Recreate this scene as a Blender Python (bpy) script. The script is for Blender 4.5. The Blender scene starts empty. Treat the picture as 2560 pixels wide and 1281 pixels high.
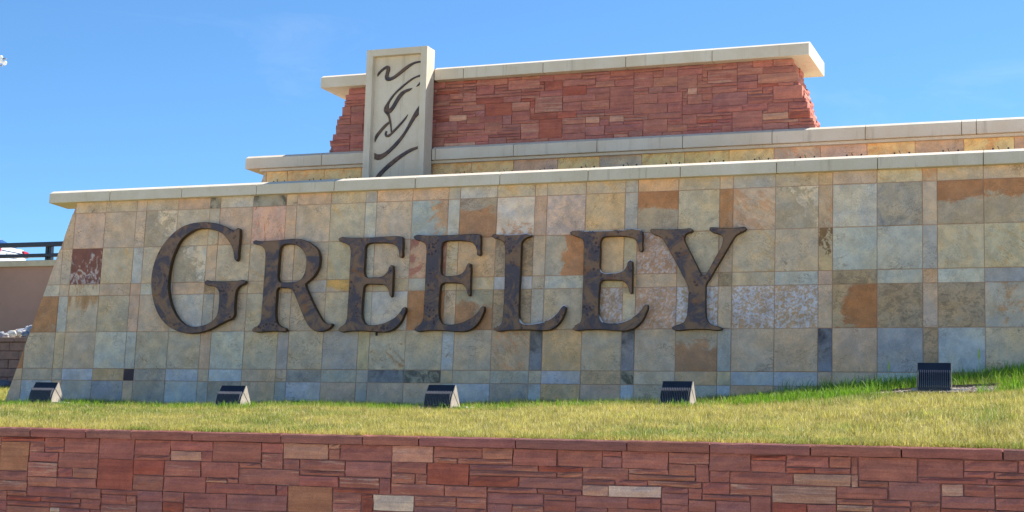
import bpy, bmesh, math, random
import numpy as np
from mathutils import Matrix, Vector, Euler

random.seed(7)
RNG = np.random.default_rng(11)
sc = bpy.context.scene
COL = sc.collection
R_ = math.radians

# ------------------------------------------------------------------ camera
cam_d = bpy.data.cameras.new('camera')
cam = bpy.data.objects.new('camera', cam_d)
COL.objects.link(cam)
cam_d.sensor_width = 36.0
cam_d.lens = 53.779
cam_d.clip_start = 0.1
cam_d.clip_end = 6000
CR = ((0.9350814, 0.3535717, 0.0246945), (-0.0220591, 0.1275941, -0.9915811), (-0.3537459, 0.9266643, 0.1271103))
m = Matrix(((CR[0][0], -CR[1][0], -CR[2][0], 16.3001),
            (CR[0][1], -CR[1][1], -CR[2][1], -21.2821),
            (CR[0][2], -CR[1][2], -CR[2][2], -1.8096),
            (0, 0, 0, 1)))
cam.matrix_world = m
sc.camera = cam

# ------------------------------------------------------------------ light
SUN_DIR = Vector((0.50, 0.72, 1.0)).normalized()
SUN_EL = math.asin(SUN_DIR.z)
SUN_AZ = math.atan2(SUN_DIR.x, SUN_DIR.y)
world = bpy.data.worlds.new('World')
sc.world = world
world.use_nodes = True
wn, wl = world.node_tree.nodes, world.node_tree.links
wn.clear()
w_out = wn.new('ShaderNodeOutputWorld')
w_bg = wn.new('ShaderNodeBackground')
w_bg.inputs['Strength'].default_value = 0.105
w_sky = wn.new('ShaderNodeTexSky')
w_sky.sky_type = 'NISHITA'
w_sky.sun_disc = False
w_sky.sun_elevation = SUN_EL
w_sky.sun_rotation = SUN_AZ
w_sky.altitude = 1400
w_sky.air_density = 1.0
w_sky.dust_density = 0.3
w_sky.ozone_density = 1.6
# thin streaks of high cloud
w_tc = wn.new('ShaderNodeTexCoord')
w_map = wn.new('ShaderNodeMapping')
w_map.inputs['Scale'].default_value = (2.2, 2.2, 9.0)
w_map.inputs['Rotation'].default_value = (0.0, 0.10, 0.5)
w_noise = wn.new('ShaderNodeTexNoise')
w_noise.inputs['Scale'].default_value = 2.2
w_noise.inputs['Detail'].default_value = 7
w_noise.inputs['Roughness'].default_value = 0.62
w_noise.inputs['Distortion'].default_value = 0.6
w_ramp = wn.new('ShaderNodeValToRGB')
w_ramp.color_ramp.elements[0].position = 0.56
w_ramp.color_ramp.elements[0].color = (0, 0, 0, 1)
w_ramp.color_ramp.elements[1].position = 0.90
w_ramp.color_ramp.elements[1].color = (0.16, 0.16, 0.16, 1)
w_mix = wn.new('ShaderNodeMixRGB')
w_mix.inputs['Color2'].default_value = (5.0, 5.4, 5.8, 1)
wl.new(w_tc.outputs['Generated'], w_map.inputs['Vector'])
wl.new(w_map.outputs['Vector'], w_noise.inputs['Vector'])
wl.new(w_noise.outputs['Fac'], w_ramp.inputs['Fac'])
wl.new(w_ramp.outputs['Color'], w_mix.inputs['Fac'])
# the deep clear blue of high dry air
w_tint = wn.new('ShaderNodeMixRGB')
w_tint.blend_type = 'MULTIPLY'
w_tint.inputs['Fac'].default_value = 1.0
w_tint.inputs['Color2'].default_value = (0.40, 0.62, 0.78, 1)
wl.new(w_sky.outputs['Color'], w_tint.inputs['Color1'])
wl.new(w_tint.outputs['Color'], w_mix.inputs['Color1'])
wl.new(w_mix.outputs['Color'], w_bg.inputs['Color'])
wl.new(w_bg.outputs['Background'], w_out.inputs['Surface'])

sun_d = bpy.data.lights.new('sun', 'SUN')
sun_d.energy = 4.8
sun_d.angle = R_(0.53)
sun_d.color = (1.0, 0.955, 0.88)
sun = bpy.data.objects.new('sun', sun_d)
COL.objects.link(sun)
sun.location = (30, 40, 60)
sun.rotation_euler = (-SUN_DIR).to_track_quat('-Z', 'Y').to_euler()

vs = sc.view_settings
vs.view_transform = 'Standard'
vs.look = 'None'
vs.gamma = 1.0
vs.use_curve_mapping = False
vs.exposure = 1.15
sc.cycles.max_bounces = 8
sc.cycles.diffuse_bounces = 5

LETTER_G = [(3.48, 1.649), (3.488, 1.6), (3.491, 1.4), (3.486, 1.247), (3.485, 1.148), (3.462, 1.118), (3.425, 1.149), (3.399, 1.249), (3.366, 1.342), (3.316, 1.42), (3.249, 1.499), (3.174, 1.57), (3.1, 1.611), (2.992, 1.648), (2.885, 1.668), (2.779, 1.674), (2.673, 1.662), (2.587, 1.633), (2.486, 1.573), (2.402, 1.506), (2.339, 1.414), (2.287, 1.291), (2.245, 1.167), (2.221, 1.028), (2.211, 0.888), (2.211, 0.749), (2.236, 0.61), (2.28, 0.471), (2.345, 0.347), (2.426, 0.231), (2.522, 0.146), (2.615, 0.092), (2.705, 0.066), (2.81, 0.064), (2.931, 0.083), (3.049, 0.128), (3.115, 0.173), (3.162, 0.233), (3.185, 0.324), (3.189, 0.43), (3.189, 0.536), (3.172, 0.628), (3.133, 0.682), (3.069, 0.718), (2.981, 0.73), (2.909, 0.754), (2.892, 0.788), (2.913, 0.812), (3.027, 0.805), (3.167, 0.795), (3.341, 0.796), (3.513, 0.802), (3.615, 0.811), (3.654, 0.795), (3.657, 0.765), (3.604, 0.735), (3.541, 0.706), (3.503, 0.661), (3.486, 0.593), (3.483, 0.487), (3.482, 0.366), (3.488, 0.245), (3.466, 0.2), (3.358, 0.156), (3.225, 0.096), (3.092, 0.029), (2.956, -0.016), (2.819, -0.041), (2.679, -0.045), (2.537, -0.029), (2.392, 0.017), (2.243, 0.095), (2.107, 0.218), (2.003, 0.373), (1.933, 0.552), (1.887, 0.754), (1.88, 0.925), (1.902, 1.081), (1.944, 1.22), (2.02, 1.375), (2.117, 1.497), (2.232, 1.612), (2.385, 1.709), (2.558, 1.763), (2.734, 1.779), (2.912, 1.771), (3.072, 1.743), (3.216, 1.692), (3.325, 1.638), (3.369, 1.626), (3.403, 1.637), (3.444, 1.666)]
LETTER_R = [(3.739, 1.426), (3.76, 1.448), (3.877, 1.436), (4.025, 1.436), (4.171, 1.441), (4.317, 1.45), (4.492, 1.459), (4.609, 1.449), (4.727, 1.413), (4.832, 1.352), (4.916, 1.279), (4.959, 1.18), (4.966, 1.077), (4.951, 0.974), (4.894, 0.871), (4.814, 0.789), (4.734, 0.732), (4.757, 0.667), (4.815, 0.563), (4.88, 0.447), (4.952, 0.33), (5.023, 0.227), (5.086, 0.144), (5.145, 0.105), (5.202, 0.099), (5.245, 0.101), (5.257, 0.079), (5.221, 0.035), (5.152, -0.003), (5.055, -0.025), (4.983, -0.021), (4.918, 0.005), (4.85, 0.056), (4.787, 0.133), (4.722, 0.243), (4.656, 0.372), (4.589, 0.502), (4.531, 0.606), (4.484, 0.658), (4.417, 0.672), (4.33, 0.673), (4.257, 0.674), (4.235, 0.642), (4.232, 0.558), (4.232, 0.428), (4.234, 0.299), (4.246, 0.195), (4.268, 0.13), (4.316, 0.079), (4.39, 0.046), (4.442, 0.026), (4.45, -0.012), (4.424, -0.025), (4.308, -0.018), (4.133, -0.017), (3.988, -0.029), (3.9, -0.029), (3.843, -0.012), (3.834, 0.01), (3.865, 0.042), (3.922, 0.068), (3.963, 0.107), (3.98, 0.171), (3.983, 0.327), (3.987, 0.47), (3.987, 0.665), (3.988, 0.848), (3.989, 1.032), (3.984, 1.189), (3.97, 1.282), (3.937, 1.329), (3.882, 1.363), (3.806, 1.384), (3.753, 1.399)]
LETTER_R_HOLE = [(4.238, 1.275), (4.253, 1.334), (4.294, 1.366), (4.381, 1.377), (4.484, 1.367), (4.573, 1.333), (4.65, 1.272), (4.707, 1.186), (4.728, 1.082), (4.722, 0.965), (4.693, 0.862), (4.64, 0.798), (4.57, 0.767), (4.455, 0.761), (4.338, 0.762), (4.267, 0.776), (4.238, 0.831), (4.234, 0.948), (4.235, 1.079), (4.234, 1.184)]
LETTER_E = [(6.562, 1.432), (6.582, 1.453), (6.76, 1.448), (6.971, 1.445), (7.181, 1.445), (7.39, 1.449), (7.597, 1.451), (7.67, 1.439), (7.684, 1.347), (7.683, 1.218), (7.685, 1.13), (7.665, 1.115), (7.637, 1.126), (7.625, 1.194), (7.599, 1.265), (7.548, 1.315), (7.478, 1.34), (7.366, 1.353), (7.227, 1.357), (7.116, 1.352), (7.068, 1.335), (7.045, 1.292), (7.046, 1.168), (7.045, 1.012), (7.048, 0.895), (7.07, 0.836), (7.115, 0.815), (7.227, 0.813), (7.337, 0.822), (7.405, 0.856), (7.45, 0.913), (7.475, 0.977), (7.501, 1.005), (7.533, 0.995), (7.542, 0.924), (7.544, 0.769), (7.547, 0.615), (7.549, 0.515), (7.525, 0.502), (7.506, 0.526), (7.486, 0.596), (7.449, 0.655), (7.399, 0.692), (7.315, 0.702), (7.176, 0.708), (7.093, 0.704), (7.06, 0.676), (7.05, 0.596), (7.043, 0.454), (7.043, 0.325), (7.052, 0.209), (7.081, 0.132), (7.125, 0.086), (7.195, 0.069), (7.305, 0.073), (7.428, 0.097), (7.535, 0.141), (7.628, 0.198), (7.7, 0.274), (7.751, 0.341), (7.782, 0.343), (7.79, 0.305), (7.764, 0.216), (7.714, 0.114), (7.649, 0.039), (7.57, -0.012), (7.462, -0.039), (7.324, -0.036), (7.158, -0.023), (6.977, -0.019), (6.81, -0.024), (6.699, -0.033), (6.655, -0.005), (6.674, 0.031), (6.735, 0.07), (6.775, 0.115), (6.792, 0.185), (6.794, 0.328), (6.796, 0.496), (6.796, 0.717), (6.794, 0.939), (6.793, 1.135), (6.787, 1.253), (6.767, 1.312), (6.723, 1.346), (6.65, 1.374), (6.581, 1.403)]
LETTER_L = [(7.85, 1.41), (7.87, 1.433), (7.98, 1.427), (8.143, 1.426), (8.305, 1.428), (8.466, 1.427), (8.494, 1.41), (8.488, 1.393), (8.428, 1.373), (8.376, 1.342), (8.344, 1.298), (8.341, 1.215), (8.342, 1.011), (8.343, 0.819), (8.338, 0.629), (8.339, 0.439), (8.342, 0.274), (8.35, 0.174), (8.373, 0.11), (8.414, 0.079), (8.52, 0.072), (8.652, 0.083), (8.77, 0.114), (8.873, 0.169), (8.962, 0.256), (9.024, 0.337), (9.056, 0.349), (9.074, 0.33), (9.072, 0.268), (9.037, 0.168), (8.981, 0.081), (8.918, 0.019), (8.841, -0.02), (8.736, -0.03), (8.551, -0.019), (8.338, -0.018), (8.151, -0.024), (8.004, -0.036), (7.951, -0.011), (7.954, 0.018), (8.0, 0.037), (8.053, 0.075), (8.08, 0.125), (8.089, 0.226), (8.095, 0.404), (8.096, 0.633), (8.091, 0.888), (8.087, 1.144), (8.076, 1.254), (8.039, 1.325), (7.969, 1.359), (7.886, 1.384)]
LETTER_Y = [(10.326, 1.425), (10.34, 1.452), (10.449, 1.442), (10.584, 1.433), (10.719, 1.432), (10.853, 1.437), (10.933, 1.441), (10.957, 1.421), (10.947, 1.392), (10.881, 1.37), (10.844, 1.335), (10.84, 1.282), (10.871, 1.209), (10.926, 1.102), (10.996, 0.969), (11.064, 0.836), (11.112, 0.763), (11.152, 0.756), (11.19, 0.801), (11.248, 0.911), (11.311, 1.027), (11.375, 1.144), (11.402, 1.235), (11.401, 1.294), (11.371, 1.334), (11.305, 1.356), (11.232, 1.384), (11.205, 1.411), (11.211, 1.444), (11.251, 1.449), (11.383, 1.432), (11.514, 1.428), (11.644, 1.435), (11.726, 1.435), (11.74, 1.409), (11.717, 1.383), (11.659, 1.359), (11.594, 1.321), (11.543, 1.251), (11.479, 1.141), (11.391, 0.986), (11.301, 0.838), (11.225, 0.702), (11.174, 0.625), (11.17, 0.508), (11.169, 0.352), (11.175, 0.209), (11.19, 0.131), (11.224, 0.073), (11.29, 0.034), (11.368, 0.017), (11.411, -0.002), (11.408, -0.031), (11.356, -0.04), (11.212, -0.026), (11.042, -0.023), (10.884, -0.029), (10.738, -0.037), (10.687, -0.015), (10.689, 0.015), (10.737, 0.033), (10.803, 0.056), (10.862, 0.088), (10.893, 0.147), (10.907, 0.251), (10.914, 0.407), (10.916, 0.538), (10.89, 0.636), (10.814, 0.775), (10.73, 0.935), (10.646, 1.082), (10.562, 1.23), (10.506, 1.311), (10.438, 1.346), (10.356, 1.382)]
EMBLEM = [[(5.136, 4.436), (5.186, 4.501), (5.257, 4.554), (5.318, 4.579), (5.356, 4.563), (5.367, 4.508), (5.349, 4.432), (5.342, 4.39), (5.368, 4.373), (5.43, 4.388), (5.511, 4.44), (5.611, 4.511), (5.712, 4.572), (5.814, 4.609), (5.927, 4.62), (5.928, 4.591), (5.836, 4.582), (5.735, 4.532), (5.634, 4.461), (5.533, 4.391), (5.432, 4.334), (5.349, 4.312), (5.297, 4.329), (5.28, 4.378), (5.294, 4.455), (5.308, 4.527), (5.279, 4.522), (5.234, 4.494), (5.187, 4.452), (5.141, 4.403)], [(5.929, 4.384), (5.803, 4.344), (5.662, 4.257), (5.522, 4.151), (5.412, 4.042), (5.339, 3.941), (5.288, 3.857), (5.286, 3.79), (5.325, 3.749), (5.363, 3.699), (5.386, 3.621), (5.295, 3.559), (5.215, 3.477), (5.146, 3.394), (5.131, 3.357), (5.134, 3.274), (5.179, 3.354), (5.258, 3.456), (5.348, 3.547), (5.398, 3.592), (5.416, 3.505), (5.425, 3.418), (5.368, 3.387), (5.347, 3.413), (5.358, 3.45), (5.33, 3.461), (5.312, 3.405), (5.334, 3.356), (5.386, 3.353), (5.447, 3.398), (5.527, 3.47), (5.626, 3.57), (5.695, 3.652), (5.727, 3.721), (5.664, 3.654), (5.565, 3.554), (5.465, 3.464), (5.441, 3.446), (5.431, 3.542), (5.41, 3.658), (5.383, 3.756), (5.416, 3.773), (5.465, 3.828), (5.524, 3.92), (5.592, 4.022), (5.672, 4.094), (5.759, 4.132), (5.789, 4.163), (5.687, 4.15), (5.595, 4.112), (5.53, 4.045), (5.471, 3.952), (5.424, 3.878), (5.388, 3.836), (5.367, 3.843), (5.373, 3.91), (5.427, 4.009), (5.507, 4.1), (5.607, 4.18), (5.728, 4.269), (5.845, 4.334), (5.93, 4.357)], [(5.929, 4.263), (5.862, 4.183), (5.927, 4.218)], [(5.927, 3.855), (5.874, 3.785), (5.807, 3.675), (5.73, 3.526), (5.633, 3.379), (5.514, 3.252), (5.394, 3.143), (5.293, 3.081), (5.211, 3.066), (5.137, 3.094), (5.137, 2.987), (5.215, 2.97), (5.317, 3.013), (5.437, 3.103), (5.557, 3.211), (5.675, 3.358), (5.772, 3.505), (5.869, 3.652), (5.932, 3.725)], [(5.931, 3.17), (5.806, 3.142), (5.645, 3.065), (5.484, 2.967), (5.343, 2.859), (5.243, 2.769), (5.164, 2.673), (5.106, 2.584), (5.199, 2.58), (5.267, 2.691), (5.367, 2.792), (5.527, 2.914), (5.687, 3.021), (5.828, 3.096), (5.932, 3.136)]]
RETAINING_PRESET = [(96, 1, 102, 7, 'T'), (101, 6, 107, 8, 'C'), (130, 2, 136, 4, 'M'), (151, 0, 159, 3, 'M'), (159, 0, 161, 1, 'M'), (116, 4, 123, 10, 'R'), (123, 4, 129, 7, 'R'), (136, 4, 143, 7, 'r'), (143, 5, 154, 8, 'S'), (152, 8, 160, 13, 'T'), (123, 0, 130, 3, 'r'), (109, 0, 116, 3, 'r'), (108, 3, 116, 6, 'r'), (129, 7, 137, 10, 'r'), (107, 14, 109, 15, 'C'), (111, 6, 116, 8, 'U'), (154, 3, 162, 5, 'S'), (133, 10, 141, 13, 'r'), (141, 10, 152, 13, 'v'), (170, 0, 177, 3, 'M'), (167, 9, 174, 12, 'C'), (201, 6, 205, 8, 'M'), (205, 6, 213, 8, 'C'), (183, 4, 197, 5, 'r'), (183, 5, 191, 7, 'R'), (191, 5, 201, 7, 'v'), (176, 3, 183, 7, 'R'), (190, 0, 197, 3, 'r'), (186, 8, 195, 10, 'v'), (185, 0, 190, 2, 'U'), (181, 2, 190, 3, 'S'), (179, 7, 186, 9, 'S'), (197, 0, 204, 3, 'r'), (207, 0, 214, 3, 'r'), (161, 6, 168, 8, 'S'), (201, 3, 208, 5, 'S'), (229, 5, 238, 8, 'B'), (232, 3, 240, 5, 'B'), (238, 8, 243, 9, 'B'), (223, 5, 229, 7, 'S'), (241, 0, 249, 4, 'r'), (252, 4, 255, 6, 'B'), (255, 4, 259, 6, 'S'), (223, 3, 232, 5, 'r'), (249, 3, 258, 4, 'r'), (252, 6, 259, 8, 'v'), (245, 4, 252, 7, 'v'), (238, 5, 245, 7, 'r'), (237, 0, 240, 2, 'S'), (231, 0, 237, 2, 'r'), (255, 0, 262, 2, 'r')]
TOWER_PRESET = [(54, 14, 59, 20, 'R'), (34, 11, 38, 13, 'M'), (69, 14, 72, 16, 'M'), (59, 14, 64, 16, 'S'), (50, 15, 54, 18, 'S'), (53, 7, 59, 12, 'S'), (56, 4, 62, 8, 'r'), (55, 2, 59, 5, 'R'), (42, 8, 48, 12, 'R'), (37, 4, 43, 9, 'r'), (69, 5, 74, 12, 'r'), (48, 8, 52, 11, 'S'), (63, 9, 69, 12, 'S'), (85, 7, 87, 9, 'C'), (100, 16, 105, 18, 'M'), (90, 9, 97, 13, 'v'), (87, 12, 94, 18, 'R'), (89, 2, 95, 6, 'S'), (99, 4, 106, 7, 'U'), (83, 3, 87, 7, 'S'), (74, 1, 78, 6, 'S'), (76, 16, 81, 20, 'S'), (79, 8, 84, 11, 'r'), (94, 15, 100, 20, 'r'), (72, 7, 74, 10, 'M'), (102, 8, 107, 12, 'S'), (101, 1, 106, 5, 'r')]
CAP_JOINTS = [5.738, 6.154, 6.833, 7.369, 8.071, 9.055, 9.916, 10.489, 11.438, 12.478, 13.214, 14.072, 14.815, 15.608]
# ------------------------------------------------------------------ helpers
def srgb(r, g, b):
    def f(c):
        c /= 255.0
        return c / 12.92 if c <= 0.04045 else ((c + 0.055) / 1.055) ** 2.4
    return (f(r), f(g), f(b))

def tag(o, label=None, cat=None, group=None, kind=None):
    if label: o['label'] = label
    if cat: o['category'] = cat
    if group: o['group'] = group
    if kind: o['kind'] = kind
    return o

def empty(name, loc=(0, 0, 0), rot=(0, 0, 0)):
    o = bpy.data.objects.new(name, None)
    o.empty_display_size = 0.2
    o.location = loc
    o.rotation_euler = rot
    COL.objects.link(o)
    return o

def link(name, me, mat=None, parent=None, loc=(0, 0, 0)):
    o = bpy.data.objects.new(name, me)
    if mat is not None and len(me.materials) == 0:
        me.materials.append(mat)
    if parent is not None:
        o.parent = parent
    o.location = loc
    COL.objects.link(o)
    return o

def mesh(name, verts, faces, mat=None):
    me = bpy.data.meshes.new(name)
    me.from_pydata([tuple(v) for v in verts], [], [tuple(f) for f in faces])
    me.update()
    if mat is not None:
        me.materials.append(mat)
    return me

class MB:
    """collects simple solids and builds them as one mesh"""
    def __init__(self):
        self.v, self.f = [], []
    def add(self, verts, faces):
        n = len(self.v)
        self.v += [tuple(p) for p in verts]
        self.f += [tuple(i + n for i in q) for q in faces]
        return self
    def box(self, x0, x1, y0, y1, z0, z1):
        return self.add([(x0, y0, z0), (x1, y0, z0), (x1, y1, z0), (x0, y1, z0), (x0, y0, z1), (x1, y0, z1), (x1, y1, z1), (x0, y1, z1)],
                        [(0, 3, 2, 1), (4, 5, 6, 7), (0, 1, 5, 4), (1, 2, 6, 5), (2, 3, 7, 6), (3, 0, 4, 7)])
    def prism_x(self, prof, x0, x1):
        """profile of (y, z) points, counter-clockwise seen from +x, swept along x"""
        n = len(prof)
        v = [(x0, y, z) for y, z in prof] + [(x1, y, z) for y, z in prof]
        f = [tuple(range(n - 1, -1, -1)), tuple(range(n, 2 * n))]
        f += [(i, (i + 1) % n, n + (i + 1) % n, n + i) for i in range(n)]
        return self.add(v, f)
    def prism_y(self, prof, y0, y1):
        """profile of (x, z) points, counter-clockwise seen from -y, swept from y0 (front) to y1"""
        n = len(prof)
        v = [(x, y0, z) for x, z in prof] + [(x, y1, z) for x, z in prof]
        f = [tuple(range(n)), tuple(range(2 * n - 1, n - 1, -1))]
        f += [(i, n + i, n + (i + 1) % n, (i + 1) % n) for i in range(n)]
        return self.add(v, f)
    def tube(self, pts, r, n=8):
        pts = [Vector(p) for p in pts]
        rings = []
        for i, p in enumerate(pts):
            d = (pts[min(i + 1, len(pts) - 1)] - pts[max(i - 1, 0)]).normalized()
            a = d.orthogonal().normalized()
            b = d.cross(a)
            rr = r[i] if isinstance(r, (list, tuple)) else r
            rings.append([p + (a * math.cos(t) + b * math.sin(t)) * rr for t in [2 * math.pi * k / n for k in range(n)]])
        v = [q for ring in rings for q in ring]
        f = []
        for i in range(len(rings) - 1):
            for k in range(n):
                f.append((i * n + k, i * n + (k + 1) % n, (i + 1) * n + (k + 1) % n, (i + 1) * n + k))
        f += [tuple(range(n - 1, -1, -1)), tuple(range((len(rings) - 1) * n, len(rings) * n))]
        return self.add(v, f)
    def build(self, name, mat, parent=None, loc=(0, 0, 0), bevel=0.0, smooth=False):
        me = mesh(name, self.v, self.f)
        bm = bmesh.new()
        bm.from_mesh(me)
        bmesh.ops.recalc_face_normals(bm, faces=bm.faces)
        if bevel:
            bmesh.ops.bevel(bm, geom=list(bm.edges), offset=bevel, segments=2, affect='EDGES', profile=0.5, clamp_overlap=True)
        bm.to_mesh(me)
        bm.free()
        if smooth:
            for p in me.polygons: p.use_smooth = True
        return link(name, me, mat, parent, loc)

# ------------------------------------------------------------------ node helpers
class NT:
    def __init__(self, name):
        self.mat = bpy.data.materials.new(name)
        self.mat.use_nodes = True
        self.n, self.l = self.mat.node_tree.nodes, self.mat.node_tree.links
        self.n.clear()
        self.out = self.n.new('ShaderNodeOutputMaterial')
        self.bsdf = self.n.new('ShaderNodeBsdfPrincipled')
        self.l.new(self.bsdf.outputs[0], self.out.inputs['Surface'])
    def put(self, sock, val):
        if hasattr(val, 'is_linked') or hasattr(val, 'links'):
            self.l.new(val, sock)
        else:
            try:
                sock.default_value = val
            except Exception:
                sock.default_value = tuple(val) + (1,) if len(val) == 3 else val
    def math(self, op, a, b=0.0, c=0.0, clamp=False):
        n = self.n.new('ShaderNodeMath'); n.operation = op; n.use_clamp = clamp
        for s, v in zip(n.inputs, (a, b, c)): self.put(s, v)
        return n.outputs[0]
    def vmath(self, op, a, b=(0, 0, 0)):
        n = self.n.new('ShaderNodeVectorMath'); n.operation = op
        self.put(n.inputs[0], a); self.put(n.inputs[1], b)
        return n.outputs['Value'] if op == 'DOT_PRODUCT' else n.outputs[0]
    def mix(self, f, a, b, mode='MIX'):
        n = self.n.new('ShaderNodeMixRGB'); n.blend_type = mode
        for s, v in zip(n.inputs, (f, a, b)):
            if not hasattr(v, 'links') and isinstance(v, tuple) and len(v) == 3: v = v + (1,)
            self.put(s, v)
        return n.outputs[0]
    def noise(self, vec, scale, detail=4, rough=0.55, dist=0.0):
        n = self.n.new('ShaderNodeTexNoise')
        self.put(n.inputs['Vector'], vec)
        n.inputs['Scale'].default_value = scale
        n.inputs['Detail'].default_value = detail
        n.inputs['Roughness'].default_value = rough
        n.inputs['Distortion'].default_value = dist
        return n.outputs['Fac']
    def voro(self, vec, scale, feature='F1', rand=1.0):
        n = self.n.new('ShaderNodeTexVoronoi'); n.feature = feature
        self.put(n.inputs['Vector'], vec)
        n.inputs['Scale'].default_value = scale
        n.inputs['Randomness'].default_value = rand
        return n.outputs[0]
    def ss(self, x, lo, hi, a=0.0, b=1.0):
        n = self.n.new('ShaderNodeMapRange'); n.interpolation_type = 'SMOOTHSTEP'
        self.put(n.inputs[0], x); self.put(n.inputs[1], lo); self.put(n.inputs[2], hi)
        n.inputs[3].default_value = a; n.inputs[4].default_value = b
        return n.outputs[0]
    def coord(self, which='Object'):
        return self.n.new('ShaderNodeTexCoord').outputs[which]
    def pos(self):
        return self.n.new('ShaderNodeNewGeometry').outputs['Position']
    def info(self, which):
        return self.n.new('ShaderNodeObjectInfo').outputs[which]
    def prop(self, name, out='Fac'):
        n = self.n.new('ShaderNodeAttribute'); n.attribute_type = 'OBJECT'; n.attribute_name = name
        return n.outputs[out]
    def vcol(self, name):
        n = self.n.new('ShaderNodeAttribute'); n.attribute_type = 'GEOMETRY'; n.attribute_name = name
        return n.outputs['Color']
    def bump(self, h, strength=0.3, dist=0.01):
        n = self.n.new('ShaderNodeBump')
        self.put(n.inputs['Height'], h)
        self.put(n.inputs['Strength'], strength)
        n.inputs['Distance'].default_value = dist
        self.l.new(n.outputs[0], self.bsdf.inputs['Normal'])
    def done(self, color, rough=0.8, metal=0.0, spec=0.35):
        if not hasattr(color, 'links') and len(color) == 3: color = tuple(color) + (1,)
        self.put(self.bsdf.inputs['Base Color'], color)
        self.put(self.bsdf.inputs['Roughness'], rough)
        self.put(self.bsdf.inputs['Metallic'], metal)
        self.bsdf.inputs['Specular IOR Level'].default_value = spec
        return self.mat

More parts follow.
